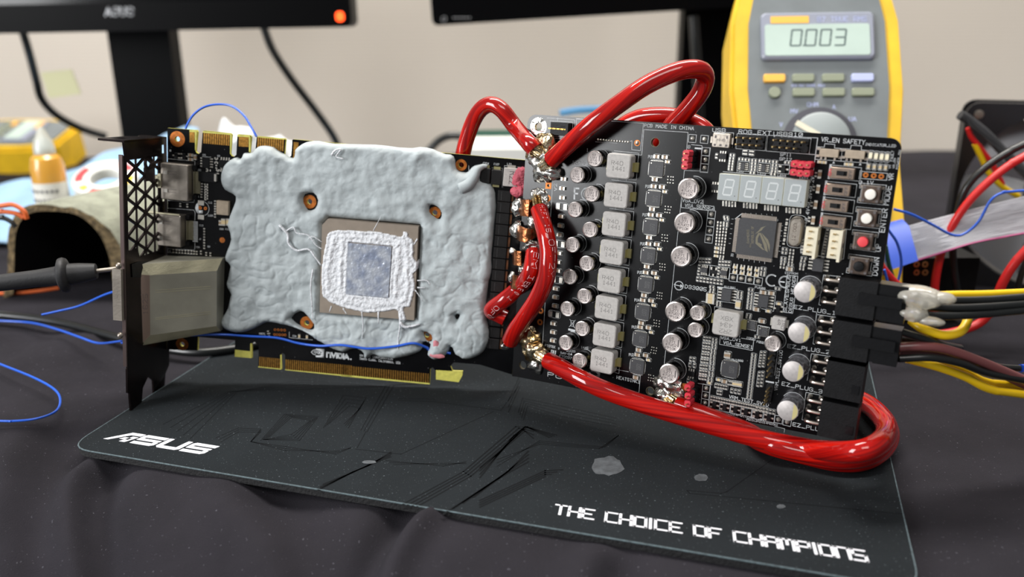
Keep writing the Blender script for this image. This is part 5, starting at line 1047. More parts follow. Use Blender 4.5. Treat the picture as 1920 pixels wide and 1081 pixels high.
def side_text(t, x, y0, y1, h):
    wv = lambda xx: 19 + (425 - xx) / 107 * 5 + .08
    a, c_ = np.array(P3(x, y0, wv(x))), np.array(P3(x, y1, wv(x))); d = (c_ - a) / (len(t) - .25); cw = d * .72; up = np.array(P3(x - h, y0, wv(x - h))) - a
    for i, ch in enumerate(t):
        for pl in FONT.get(ch, []): tx.tube([tuple(a + d * i + cw * (px / 4) + up * (py / 6)) for px, py in pl], .14, 4, raw=True)
side_text('1625', 400, 655, 425, 52); side_text('W1EXON', 322, 720, 350, 48)
tx.obj('date_print', m['mark'], DV)
for y0, y1 in ((90, 238), (865, 1010)):
    A_ = [P3(222, y0, 32), P3(318, y0, 24.5), P3(318, y1, 24.5), P3(232, y1, 31.5)]; B_ = [(p[0] - .3, p[1], p[2] - 7) for p in A_]; b = MB(); b.add(A_ + B_, [(0, 3, 2, 1), (4, 5, 6, 7), (0, 1, 5, 4), (1, 2, 6, 5), (2, 3, 7, 6), (3, 0, 4, 7)]); b.obj('plastic_end', m['black'], DV)
A_ = [P3(215, 250, 32), P3(318, 240, 24.3), P3(318, 880, 24.3), P3(222, 870, 32)]; b = MB(); b.add(A_ + [(p[0] - .3, p[1], p[2] - 9) for p in A_], [(0, 3, 2, 1), (4, 5, 6, 7), (0, 1, 5, 4), (1, 2, 6, 5), (2, 3, 7, 6), (3, 0, 4, 7)]); b.obj('shell', m['bracket'], DV)
b = MB(); q = bu((225, 560)); b.box((-48.5, q[0] + 1, q[1] - 8.5), (4, 23, 13)); b.obj('outer_collar', m['steel'], DV)
for x, y in ((108, 110), (125, 895)): q = bu(zp('O', x, y)); MB().blob((-47.3, q[0], q[1]), (1.2, 1.5, 1.5), .05, .1, 1, sub=2).obj('bracket_screw', m['steel'], GC)
MB().lathe([(.75, 0), (.7, .1)], (*gu('O', 1072, 62, 3.2), 3.2), 14).obj('shield_hole', m['steel'], DV)

# ================================================================== joints between the boards, cables
jn = [('solder_joint_mass', 'E', ('I', 655, 420), (5.6, 5.6, 2.6), 'solderb'), ('solder_joint_mass', 'E', ('I', 650, 520), (5.2, 6.0, 3.4), 'solder'), ('solder_joint_mass', 'E', ('I', 690, 580), (4.6, 3.2, 3.2), 'solder'), ('solder_joint_mass', 'E', ('I', 625, 820), (4.2, 5.2, 2.8), 'solder'), 
      ('solder_joint_mass', 'E', ('J', 440, 720), (4.4, 5.0, 2.2), 'solderb'), ('solder_joint_mass', 'E', ('J', 480, 810), (5.2, 4.0, 2.8), 'solderb'), ('solder_joint_mass', 'E', ('J', 490, 880), (3.6, 4.2, 2.0), 'solder'), ('solder_joint_mass', 'E', ('n', 300, 560), (5.6, 3.6, 1.8), 'solder'), ('solder_joint_mass', 'E', ('n', 270, 720), (4.6, 4.0, 3.0), 'solder')]
for i, (nm, fr, p, r_, k) in enumerate(jn):
    q = eu(*p, r_[2] * .5); MB().blob((q[0], q[1], .3), tuple(a_ * 1.18 for a_ in r_), .55, .22, i + 1, sub=4).obj('solder_blob', m[k], EP, sharp=None)
for i, (p, r_) in enumerate([(('G', 480, 190), (3.2, 3.6, 2.2)), (('G', 455, 470), (2.6, 3.6, 2.0)), (('G', 670, 690), (4.2, 2.8, 3.2)), (('G', 590, 700), (2.0, 2.0, 2.4)), (('G', 665, 390), (2.6, 4.2, 2.6)), (('J', 335, 335), (1.6, 2.4, 1.8)), (('J', 292, 770), (2.0, 1.8, 2.0)), (('G', 410, 745), (1.6, 1.6, 1.4)), (('J', 450, 120), (2.6, 2.0, 2.6)), (('J', 400, 285), (1.8, 2.6, 2.0))]):
    q = eu(*p, 1.5); MB().blob((q[0], q[1], 1.2), r_, .4, .3, 20 + i, sub=4).obj('solder_blob', m['solder'], EP, sharp=None)
def cstrip(c, pts, wdt, w0, w1):                                   # bent copper bridge
    A_, B_ = [], []
    for (x0, y0, x1, y1, w) in pts: A_.append((*eu(c, x0, y0, w), w)); B_.append((*eu(c, x1, y1, w), w))
    n = len(A_); b = MB(); vs = A_ + B_ + [(p[0], p[1], p[2] - .6) for p in A_ + B_]; fs = []
    for i in range(n - 1): fs += [(i, n + i, n + i + 1, i + 1), (2 * n + i, 2 * n + i + 1, 3 * n + i + 1, 3 * n + i), (i, i + 1, 2 * n + i + 1, 2 * n + i), (n + i, 3 * n + i, 3 * n + i + 1, n + i + 1)]
    fs += [(0, 2 * n, 3 * n, n), (n - 1, 2 * n - 1, 4 * n - 1, 3 * n - 1)]
    b.add(vs, fs); b.obj('copper_bridge', m['copper'], EP, sharp=50)
cstrip('G', [(490, 110, 490, 290, 1), (520, 95, 510, 300, 4), (570, 95, 560, 305, 6.2), (620, 95, 615, 310, 6.0), (680, 110, 660, 300, 3)], 0, 0, 0)
cstrip('G', [(440, 420, 460, 590, 1), (510, 425, 500, 620, 4.5), (570, 455, 570, 640, 5.5), (650, 470, 640, 610, 4.6), (740, 440, 730, 560, 2)], 0, 0, 0)
cstrip('G', [(410, 750, 415, 915, .8), (440, 742, 435, 925, 4), (480, 745, 475, 928, 4.6), (520, 750, 520, 928, 4.4), (545, 755, 540, 915, 1)], 0, 0, 0)
cstrip('J', [(330, 330, 325, 400, .8), (345, 322, 340, 410, 3.6), (370, 325, 365, 412, 4.2), (400, 330, 395, 405, 2)], 0, 0, 0)
for fr, pts in (('n', [(180, 490), (190, 640), (560, 760), (600, 510)]), ): MB().plate([eu(fr, *p) for p in pts], [], 0, .1).obj('copper_pad', m['copper_ring'], EP)
b = MB()
for (x, y, rx, ry, rz, sd) in ((975, 333, 3.0, 4.6, 3.0, 1), (984, 341, 3.6, 4.0, 2.6, 2), (970, 358, 3.0, 2.6, 2.2, 3)):
    q = gu(None, x, y, 4.5); b.blob((q[0], q[1], 4), (rx, ry, rz * .8), .4, .25, sd, sub=4)
o = b.obj('pink_putty', m['pink'], None, MG, sharp=None); tag(o, 'small pink putty lump bridging the two boards beside the R22 inductor', 'putty')
def cable(name, pts, label, r=3.65, cat='cable', group=None, stub=None, mt='cable', n=20, sub=10):
    b = MB(); b.tube(pts, r, n, sub=sub, uv=True); c0 = np.array(pts[0]); M_ = Matrix.Translation(Vector(c0) * S)
    t = thing(name, label, cat, M_, group); b.obj('jacket', m[mt], t, MI, sharp=60)
    if stub:
        for a, b_ in stub:
            a, b_ = np.array(a), np.array(b_); s_ = MB()
            for i in range(7):
                an = i * 1.0472; off = np.array([math.cos(an), 0, math.sin(an)]) * (1.7 if i < 6 else 0); s_.tube([a + off, b_ + off * 1.0], .95, 8, sub=2)
            s_.obj('copper_strands', m['solderb'], t, MI)
    return t
def cable_text(t, pts, txt, s0, h, adv, ang=0., sub=10, flip=-1, r=3.75):
    P = spline([Vector(p) for p in pts], sub); Ls = [0.]
    for a in range(1, len(P)): Ls.append(Ls[-1] + (P[a] - P[a - 1]).length)
    fr = frames(P); cam_ = Vector(CAMP); b = MB()
    def pt(s_, y):
        a = max(0, min(len(P) - 2, int(np.searchsorted(Ls, s_)) - 1)); q = (s_ - Ls[a]) / max(1e-6, Ls[a + 1] - Ls[a]); c_ = P[a].lerp(P[a + 1], q); T = fr[a][0].lerp(fr[a + 1][0], q).normalized()
        v = cam_ - c_; v = (v - T * v.dot(T)).normalized(); w_ = T.cross(v) * flip; th = ang + y / r
        return c_ + (v * math.cos(th) + w_ * math.sin(th)) * (r + .03)
    for i, ch in enumerate(txt):
        for pl in FONT.get(ch, []): b.tube([pt(s0 + i * adv + x / 4 * adv * .7, (yy / 6 - .5) * h) for x, yy in pl], .11, 4, raw=True)
    b.obj('cable_print', m['vred'], t, MI)
c1 = [WG(864, 312, -8), WG(868, 288, -8), WG(876, 258, -7), WG(889, 224, -5), WG(904, 203, -2), WG(922, 196, 1), WG(942, 207, 3), WG(966, 238, 4), WE(990, 266, 4), WE(1002, 280, 4)]
cable('power_cable', c1, 'translucent red cable arching from behind the graphics card to the upper solder joint', 3.6)
c2 = [WE(1034, 300, 5.5), WE(1060, 276, 8), WE(1108, 234, 11), WE(1160, 195, 9), WE(1215, 158, 4), WE(1270, 134, -2), WE(1308, 130, -8), WE(1322, 144, -13), WE(1314, 172, -15), WE(1288, 206, -15), WE(1258, 238, -14), WE(1235, 275, -14)]
cable('power_cable', c2, 'thick translucent red cable looping high over the top of the power board', 3.75)
c3 = [WE(1011, 392, 4), WE(1018, 418, 8), WE(1024, 443, 11), WE(1028, 466, 12), WE(1028, 492, 13), WE(1023, 524, 13), WE(1007, 560, 12), WE(985, 593, 10), WE(967, 618, 7), WE(957, 638, 3)]
t = cable('power_cable', c3, 'outer red cable bowed between solder points at the seam of the two boards', 3.8); cable_text(t, c3, 'HIFI 15', 1, 1.9, 2.0, .42); cable_text(t, c3, '0F72M', 17, 2.4, 2.9, .5)
c4 = [WE(1001, 474, 4), WE(999.5, 487, 7), WE(994, 512, 9), WG(974, 538, 11.5), WG(947, 561, 11), WG(926, 576, 8), WG(922, 583, 5.2), WG(932, 588, 4.0), WG(948, 596, 4.5)]
t = cable('power_cable', c4, 'inner red cable hooking over the black transistor column on the graphics card', 3.7); cable_text(t, c4, 'EMIER E 0 1 OFC', 3, 2.2, 3.1, .3)
c5 = [WE(1029, 676, 4.5), WE(1049, 687, 8.5), WE(1088, 709, 12), WE(1127, 728, 12.5), WE(1180, 748, 11), WE(1250, 771, 10), WE(1340, 798, 9), WE(1430, 823, 8), WE(1520, 841, 7), WY(1600, 846, 268), WY(1645, 832, 270), WY(1663, 806, 285), WY(1650, 778, 300), WY(1618, 752, 318), WY(1570, 735, 340)]
cable('power_cable', c5, 'thick red cable sweeping along the bottom edge of the power board', 3.9)
c6 = [WE(1270, 757, 4), WE(1300, 768, 5), WE(1345, 785, 3), WE(1400, 806, 2), WY(1450, 834, 292), WY(1520, 852, 286), WY(1590, 861, 280), WY(1640, 850, 282), WY(1666, 820, 292), WY(1660, 790, 306), WY(1632, 764, 322), WY(1590, 745, 345)]
cable('power_cable', c6, 'red cable starting at the lower solder pad beside the small red header', 3.4)
c7 = [WY(1390, 812, 330), FL(1440, 834, 4.5), FL(1510, 853, 3.8), FL(1575, 866, 3.8), FL(1625, 862, 3.8), FL(1660, 838, 3.9), FL(1668, 808, 4.5), FL(1650, 778, 6), WY(1610, 748, 352)]
cable('power_cable', c7, 'lowest red cable of the coil resting on the mouse pad', 3.8)
c8 = [WE(1150, 290, -22), WE(1160, 245, -22), WE(1195, 222, -22), WE(1240, 217, -22), WE(1285, 224, -22), WE(1325, 248, -22), WE(1340, 300, -22)]
cable('power_cable', c8, 'red cable coil peeking out behind the top edge of the power board', 3.7)
c9 = [WE(1170, 300, -31), WE(1185, 245, -31), WE(1215, 224, -31), WE(1255, 221, -31), WE(1290, 236, -31), WE(1310, 290, -31)]
cable('power_cable', c9, 'second red cable arc farther behind the power board', 3.6)
for (a, b_, par) in ((WE(1003, 281, 4), WE(1018, 292, 2.5), 0), (WE(1032, 302, 5.4), WE(1019, 311, 3), 0), (WE(1010, 390, 4), WE(1007, 372, 2), 0), (WE(1030, 677, 4.5), WE(1010, 664, 2.6), 0), (WE(1268, 756, 4), WE(1255, 748, 2.6), 0)):
    s_ = MB()
    for i in range(7):
        off = np.array([math.cos(i * 1.0472), 0, math.sin(i * 1.0472)]) * (1.7 if i < 6 else 0); s_.tube([a + off, b_ + off], .95, 8, sub=2)
    s_.obj('wire_strands', m['solderb'], EP, ME @ ME.inverted())

# ================================================================== plugs in the upper two sockets
def plug(v0, wires, label, glue):
    M_ = ME @ Matrix.Translation(Vector((149.2, v0 - 6.8, 5)) * S); t = thing('power_plug', label, 'plug', M_, 'power plugs on the board edge')
    b = MB(); b.box((4.3, 0, 0), (10.6, 12.9, 8.6)); b.box((5.6, -6.6, 2.5), (8.0, .5, 3.2)); b.obj('plug_body', m['blackg'], t)
    b = MB(); b.box((1.2, .6, 5.9), (14.2, 3.9, 1.0)); b.box((4.5, .6, 4.9), (2.6, 3.4, 1.4)); b.box((-5.2, .6, 5.2), (1.4, 4.0, 1.0)); b.obj('latch', m['blackg'], t)
    for k, pts, r_ in wires: MB().tube(pts, r_, 10, sub=8).obj('wire', m[k], t, MI, sharp=60)
    if glue:
        b = MB(); inv = lambda p: tuple(p)
        for x, y, rx, ry, rz, sd in ((4.5, 3.2, 8.5, 4.4, 5.2, 1), (3.0, -2.6, 6.0, 3.4, 5.0, 2), (9.5, -4.6, 5.0, 1.8, 3.0, 3), (12, 4, 4.2, 2.2, 3.4, 4)): b.blob((8.2 + x, y, .6), (rx, ry, rz), .22, .1, sd, sub=4)
        b.obj('hot_glue', m['glue'], t, sharp=None, label='translucent white hot glue')
    return t
w1 = [('cabyel', [WY(1740, 554, 288), WY(1790, 552, 289), WY(1850, 551, 292), WY(1935, 547, 298)], 1.45), ('cabblk', [WY(1730, 560, 285), WY(1785, 563, 285), WY(1850, 562, 287), WY(1935, 556, 290)], 1.45), ('cabyel', [WY(1840, 570, 300), WY(1880, 567, 303), WY(1935, 563, 306)], 1.45), ('cabblk', [WY(1730, 574, 282), WY(1785, 577, 282), WY(1850, 575, 284), WY(1935, 569, 288)], 1.45), ('cabblk', [WY(1725, 590, 279), WY(1780, 592, 280), WY(1850, 588, 283), WY(1935, 580, 287)], 1.45),
      ('cabyel', [WY(1708, 600, 290), WY(1730, 616, 286), WY(1770, 628, 285), WY(1800, 622, 287), WY(1814, 600, 291), WY(1812, 572, 296)], 1.7)]
w2 = [('cabbrn', [WY(1685, 651, 283), WY(1730, 649, 282), WY(1775, 655, 283), WY(1840, 678, 286), WY(1940, 720, 293)], 1.75), ('cabbrn', [WY(1685, 658, 287), WY(1740, 657, 287), WY(1800, 668, 289), WY(1870, 696, 293), WY(1940, 730, 300)], 1.75), ('cabblk', [WY(1685, 672, 281), WY(1745, 670, 280), WY(1800, 680, 282), WY(1850, 698, 286), WY(1940, 716, 292)], 1.45), ('cabyel', [WY(1700, 672, 290), WY(1760, 688, 288), WY(1810, 706, 288), WY(1860, 730, 290), WY(1940, 742, 296)], 1.6), ('cabyel', [WY(1720, 672, 295), WY(1800, 692, 295), WY(1850, 716, 296), WY(1940, 726, 300)], 1.6), ('cabblk', [WY(1690, 622, 284), WY(1730, 634, 283), WY(1765, 645, 286), WY(1800, 652, 296)], 1.4), ('cabblk', [WY(1680, 635, 290), WY(1730, 640, 292), WY(1775, 648, 297)], 1.4), ('cabyel', [WY(1690, 628, 296), WY(1740, 636, 298)], 1.3)]
plug(VT[0], w1, 'upper black six pin power plug with wires sealed in hot glue', True)
plug(VT[1], w2, 'lower black six pin power plug with brown and yellow wires, no glue', False)
# ================================================================== test probe, bottle, thin wires, left side
def lookz(axis_from, axis_to):
    a, b_ = np.array(axis_from, float), np.array(axis_to, float); z = Vector(b_ - a); L = z.length; M_ = z.to_track_quat('Z', 'Y').to_matrix().to_4x4(); M_.translation = Vector(a) * S; return M_, L
M_, L = lookz(WY(-40, 535, 352), WY(229, 502, 367))
t = thing('test_probe', 'black multimeter test probe touching the slot bracket with its needle', 'probe', M_)
k_ = L / 269.
MB().lathe([(3.6, 0), (3.8, L * .40), (4.2, L * .52), (4.6, L * .56)], n=24).obj('handle', m['probe'], t, sharp=50)
MB().lathe([(5.0, L * .545), (7.6, L * .565), (7.9, L * .59), (7.4, L * .61), (5.4, L * .625)], n=28).obj('finger_guard', m['probe'], t, sharp=50)
MB().lathe([(4.9, L * .62), (4.5, L * .70), (3.7, L * .79), (3.4, L * .815), (2.2, L * .82)], n=24).obj('collar', m['probe'], t, sharp=50)
MB().lathe([(1.0, L * .81), (.95, L * .97), (.25, L)], n=14).obj('needle', m['steel'], t)
tag(MB().tube([FL(-60, 588, 2.2), FL(0, 590, 2.2), FL(110, 604, 2.2), FL(235, 636, 2.2), FL(345, 659, 2.3), FL(430, 655, 2.3), FL(560, 630, 2.3), FL(760, 600, 2.3), FL(960, 585, 2.3)], 2.3, 14).obj('cable', m['cabblk'], sharp=60), 'black round cable running over the cloth and under the graphics card', 'cable')
def thin(pts, label, r=.55): tag(MB().tube(pts, r, 8, sub=8).obj('thin_wire', m['bluew'], sharp=60), label, 'wire', 'thin blue wires')
thin([WG(346, 252, -2.5), WG(350, 236, -3), WG(362, 216, -6), WG(382, 201, -9), WG(408, 195.5, -10), WG(435, 199, -9), WG(458, 217, -6), WG(472, 240, -3), WG(481, 256, -2.2)], 'thin blue wire arching above the top edge of the graphics card')
thin([WG(228, 642, 14), WG(268, 640, 18), WG(300, 634, 17), WG(360, 628, 8), WG(420, 627, 2.5), WG(470, 630, 1.2), WG(520, 633, 1.2), WG(560, 643, 1.4), WG(600, 648, 3.5), WG(640, 646.5, 5), WG(690, 653, 5.6), WG(740, 649, 5.4), WG(775, 643, 5.2), WG(800, 651, 2.2), WG(806, 655, 1.0), WG(845, 662, 1.0)], 'thin blue wire running along the lower part of the graphics card', .6)
thin([FL(-60, 598, 1), FL(0, 601, 1), FL(60, 605, 1.5), FL(110, 618, 5), FL(150, 632, 7), FL(185, 643, 8), WY(228, 639, 372)], 'thin blue wire crossing the cloth below the black cable')
thin([WY(78, 590, 395), WY(110, 583, 398), WY(150, 573, 402), WY(195, 553, 406), WY(232, 541, 408)], 'thin blue wire rising from the black cable toward the bracket')
thin([FL(-40, 665, 3), FL(0, 682, 3.5), FL(60, 706, 3.5), FL(100, 728, 3), FL(113, 748, 2.5), FL(105, 770, 2), FL(70, 784, 2), FL(20, 789, 2), FL(-40, 788, 2)], 'thin blue wire looping on the cloth at the left edge')
# felt pouch
def pouch():
    base = FL(130, 556, -3); Y0 = base[1]; e = lambda x, y: WY(x, y, Y0)
    ou = [(8, 560), (16, 500), (20, 425), (48, 388), (100, 385), (155, 394), (200, 424), (228, 472), (240, 556)]; inn = [(26, 550), (28, 500), (32, 432), (56, 400), (100, 395), (148, 403), (186, 436), (206, 482), (216, 550)]
    M_ = Matrix.Translation(Vector(base) * S); t = thing('felt_pouch', 'grey green felt sleeve with black lining, open toward the test probe', 'pouch', M_); ex = np.array([38, 105, 0.]); ex2 = np.array([19, 52, 0.])
    def ringm(lst): return [e(*p) for p in smooth_open(lst)]
    def smooth_open(l_): return [tuple(v[:2]) for v in spline([Vector((p[0], p[1], 0)) for p in l_], 5)]
    O_, I_ = ringm(ou), ringm(inn); n = len(O_); jit = lambda p, s_: p + np.array([noise.noise(Vector(p) / 9), -2.5 * abs(noise.noise(Vector(p) / 7 + Vector((3, 0, 0)))), noise.noise(Vector(p) / 8)]) * s_
    O0 = [jit(p, 1.6) for p in O_]; b = MB()
    rows = [O0, [p + ex2 for p in O_], [p + ex + np.array([0, 0, 2 * math.sin(i * .7)]) for i, p in enumerate(O_)]]
    vs = [p for r_ in rows for p in r_]; b.add(vs, [(a * n + i, a * n + i + 1, (a + 1) * n + i + 1, (a + 1) * n + i) for a in range(2) for i in range(n - 1)]); b.obj('outer_felt', m['foam'], t, MI, sharp=None)
    b = MB(); b.add(O0 + [p + np.array([0, -1, 0]) for p in I_], [(i, n + i, n + i + 1, i + 1) for i in range(n - 1)]); b.obj('torn_rim', m['foamedge'], t, MI, sharp=None)
    b = MB(); b.add([p + np.array([0, -1, 0]) for p in I_] + [p + ex * .9 for p in I_], [(i, n + i, n + i + 1, i + 1) for i in range(n - 1)]); k0 = len(b.v); b.add([p + ex * .9 for p in I_], [tuple(range(n))]); b.obj('lining', m['lining'], t, MI, sharp=None)
pouch()
def bottle():
    p = WY(95, 350, 640); M_ = Matrix.Translation(Vector((p[0], 640, -3)) * S); t = thing('glue_bottle', 'small clear squeeze bottle of amber liquid with a nozzle, behind the felt pouch', 'bottle', M_)
    MB().lathe([(12, 0), (12.3, 2), (12.3, 57)], n=28, cap1=True).obj('label_sleeve', m['label'], t)
    MB().lathe([(12.1, 57), (12, 68), (10.4, 75), (7, 78)], n=28).obj('liquid', m['amber'], t)
    MB().lathe([(7.4, 78), (7.4, 84), (6.8, 85), (6.4, 88), (5.0, 90), (2.2, 97), (1.6, 98)], n=24).obj('nozzle', m['clearp'], t)
    b = MB()
    for k in range(5):
        for j in range(7):
            a = -1.6 + (j - 3) * .28 + .05 * (k % 2); z = 51 - k * 7; b.box((12.4 * math.cos(a), 12.4 * math.sin(a), z), (.3, 2.0, 2.2), 0, Matrix.Rotation(a, 3, 'Z'))
    b.obj('label_print', m['faint'], t)
bottle()
def sheet(name, key, x0, x1, y0, y1, hf, label, cat, nx=46, ny=34, th=1.0):
    b = MB(); V = [(x0 + (x1 - x0) * i / (nx - 1), y0 + (y1 - y0) * j / (ny - 1)) for j in range(ny) for i in range(nx)]; V = [(x, y, hf(x, y)) for x, y in V]
    F = [(j * nx + i, j * nx + i + 1, (j + 1) * nx + i + 1, (j + 1) * nx + i) for j in range(ny - 1) for i in range(nx - 1)]; b.add(V, F); b.add([(p[0], p[1], p[2] - th) for p in V], [f[::-1] for f in F]); tag(b.obj(name, m[key], sharp=None), label, cat)
def towel_h(x, y):
    t = (y - 690) / 165; return 2 + 58 * max(0, min(1, t)) ** .8 * max(.05, min(1.05, (x + 545) / 205)) + 9 * noise.noise(Vector((x / 60, y / 70, 2))) + 5 * abs(noise.noise(Vector((x / 25, y / 40, 5)))) 
sheet('paper_towel', 'towel', -620, -312, 660, 855, lambda x, y: max(-1, towel_h(x, y)), 'crumpled pale blue paper towel behind the bottle and bracket', 'towel')
def towel2(x, y): d = math.hypot((x - WY(690, 270, 960)[0]) / 70, (y - 960) / 60); return max(-2, 26 * (1 - d * d) + 6 * noise.noise(Vector((x / 20, y / 20, 3))))
X2 = WY(690, 270, 960)[0]; sheet('paper_towel', 'towel', X2 - 70, X2 + 70, 900, 1020, towel2, 'small pale blue towel scrap behind the top of the putty', 'towel', 30, 26)
p = WY(475, 240, 800); b = MB(); b.blob((p[0] + 4, 800, 30), (52, 30, 34), .55, .05, 3, sub=4); b.blob((p[0] - 26, 805, 50), (14, 14, 30), .4, .08, 5, sub=3); tag(b.obj('tissue', m['tissue'], None, None, sharp=30), 'crumpled white tissue behind the gold fingers of the graphics card', 'tissue')
def taperoll():
    p = WY(200, 341, 650); M_ = Matrix.Translation(Vector(p) * S) @ Matrix.Scale(.8, 4) @ Matrix.Rotation(math.radians(24), 4, 'X') @ Matrix.Rotation(math.radians(4), 4, 'Y'); t = thing('tape_roll', 'white tape reel with red and yellow printing leaning behind the bracket', 'tape roll', M_)
    MB().lathe([(14, -5), (30, -5), (30, 5), (29, 6), (15, 6), (14, 5), (14, -5)], n=40, cap0=False, cap1=False).obj('reel', m['tray'], t)
    for i, (a0, a1, k) in enumerate(((150, 205, 'redb'), (35, 75, 'redb'), (225, 245, 'obtn'), (255, 300, 'redb'), (-30, 10, 'yel'))):
        A = [math.radians(a0 + (a1 - a0) * j / 8) for j in range(9)]; MB().plate([(27 * math.cos(a), 27 * math.sin(a)) for a in A] + [(20 * math.cos(a), 20 * math.sin(a)) for a in A[::-1]], [], 6, 6.2).obj('printed_patch', m[k], t)
taperoll()
for i, (pts, k, lb) in enumerate((([(-40, 392), (0, 386), (25, 384), (45, 396), (50, 410)], 'caborg', 'orange wire curling over the felt pouch at left'), ([(-40, 405), (0, 397), (30, 400), (45, 408)], 'caborg', 'lower orange wire tucked into the felt pouch'), ([(-40, 415), (0, 408), (20, 415), (30, 425)], 'cabblk', 'black wire beside the orange wires at left'))):
    tag(MB().tube([WY(x, y, 470) for x, y in pts], 1.3, 8).obj('wire', m[k], sharp=60), lb, 'wire')
tag(MB().tube([FL(-40, 552, -1), FL(30, 549, -1), FL(75, 545, -1), FL(110, 540, -1)], 1.2, 8).obj('wire', m['caborg'], sharp=60), 'orange wire lying under the test probe', 'wire')
# ================================================================== multimeters
def meter(M_, label, reading=True):
    t = thing('multimeter', label, 'multimeter', M_)                # x across, y up the face, z out of the face; origin at the bottom middle
    b = MB(); out_ = [(-44, 0), (-47, 40), (-46, 75), (-50, 120), (-49, 165), (-43, 193), (-30, 203), (30, 203), (43, 193), (49, 165), (50, 120), (46, 75), (47, 40), (44, 0)]
    b.plate(out_[::-1], [], -30, 6); b.plate([(x * .96, 3 + y * .97) for x, y in out_][::-1], [], 6, 11); b.obj('holster', m['yel'], t)
    MB().plate([(x * .80, 8 + y * .93) for x, y in out_][::-1], [], 10, 12.6).obj('face', m['mface'], t)
    MB().rbox((0, 151.5, 12.6), (65, 30, 3), 3, 0, 1.).obj('display_frame', m['mbez'], t)
    MB().rbox((-.5, 148.4, 15.6), (60, 20, .5), 1.5, 0, .1).obj('display', m['lcd'], t)
    b = MB(); b.box((-16, 161.5, 15.7), (22, 4.5, .4)); b.obj('badge', m['obtn'], t)
    b = MB(); b.text('87 TRUE RMS', (0, 160), (28, 160), 3, 15.75, .4); b.obj('face_print', m['bbtn'], t)
    if reading:
        b = MB()
        SG = {'0': 'abcdef', '3': 'abgcd'}
        for i, ch in enumerate('0003'):
            x0 = -12.5 + i * 8.4; sh = lambda p: (x0 + p[0] * .8 + p[1] * .07, 149.6 + p[1] * .56)
            sp = {'a': [(-3, 9), (3, 9)], 'g': [(-3, 0), (3, 0)], 'd': [(-3, -9), (3, -9)], 'f': [(-3.6, 1), (-3.6, 8.2)], 'b': [(3.6, 1), (3.6, 8.2)], 'e': [(-3.6, -8.2), (-3.6, -1)], 'c': [(3.6, -8.2), (3.6, -1)]}
            for s_ in SG[ch]: b.strip([sh(p) for p in sp[s_]], 1.0, 16.15)
        b.lathe([(.6, 16.1), (.5, 16.16)], (-12.5 + 4.2, 144.6, 0), 8); b.obj('digit', m['lcdd'], t)
    for (x, y, k) in ((-25, 125, 'obtn'), (-8.5, 125, 'mbtn'), (8.5, 125, 'mbtn'), (25, 125, 'bbtn'), (-8.5, 116, 'mbtn'), (8.5, 116, 'mbtn'), (25, 116, 'mbtn')): MB().rbox((x, y, 12.6), (12.5, 5, 2.2), 1.2, 0, .5).obj('button', m[k], t)
    MB().lathe([(3.4, 12.6), (3.4, 14.4), (3, 14.8)], (-25, 116, 0), 20).obj('button', m['mbtn'], t)
    MB().lathe([(21, 12.6), (21, 13.4), (19, 13.6)], (0, 86, 0), 40).obj('dial_ring', m['knobd'], t)
    b = MB(); b.lathe([(16.5, 13), (16, 18), (14.5, 19)], (0, 86, 0), 36); o_ = b.obj('dial', m['knob'], t); b = MB(); b.box((-8, 91, 19.3), (15, 3.2, .8), 0, Matrix.Rotation(math.radians(-32), 3, 'Z')); b.obj('pointer', m['cream'], o_)
    b = MB()
    for a, tx_ in ((152, 'V'), (125, 'MV'), (98, 'OHM'), (68, 'A'), (38, 'UA')): 
        x, y = 24 * math.cos(math.radians(a)), 84 + 24 * math.sin(math.radians(a)); b.text(tx_, (x - 1.0 * len(tx_), y), (x + 1.0 * len(tx_), y), 2.4, 12.7, .4)
    b.text('MIN MAX RANGE HOLD', (-15, 120.2), (4, 120.2), 1.4, 12.7, .3); b.obj('face_print', m['bbtn'], t)
    return t
def basis(o_, ex, ey):
    ex = Vector(ex).normalized(); ey = (Vector(ey) - ex * Vector(ey).dot(ex)).normalized(); ez = ex.cross(ey); M_ = Matrix.Identity(4)
    for i in range(3): M_[i][0], M_[i][1], M_[i][2], M_[i][3] = ex[i], ey[i], ez[i], o_[i] * S
    return M_
# face points measured in the photograph: (x=-30,y=137) at (1428,110), (30,137) at (1646,108); leaning back
Yb = 505.; a_ = WY(1424, 110, Yb + 14); b2_ = WY(1646, 108, Yb + 6)
scl = np.linalg.norm(b2_ - a_) / 60.
exv = b2_ - a_; mid = (a_ + b2_) / 2; lower = WY(1519, 250, Yb - 12); eyv = mid - lower
M_ = basis((0, 0, 0), exv, eyv); R3 = np.array(M_.to_3x3()); org = mid - R3[:, 1] * 137 * 1.0 - R3[:, 2] * 15; 
MMt = basis(org, exv, eyv); meter(MMt, 'yellow and grey multimeter reading 0.003, leaning behind the power board')
pA = WY(88, 285, 1010); M2 = basis((pA[0] - 200, 1062, 30), (0, -.97, -.24), (1, .05, 0)); meter(M2, 'second yellow multimeter lying at the far left edge', False)
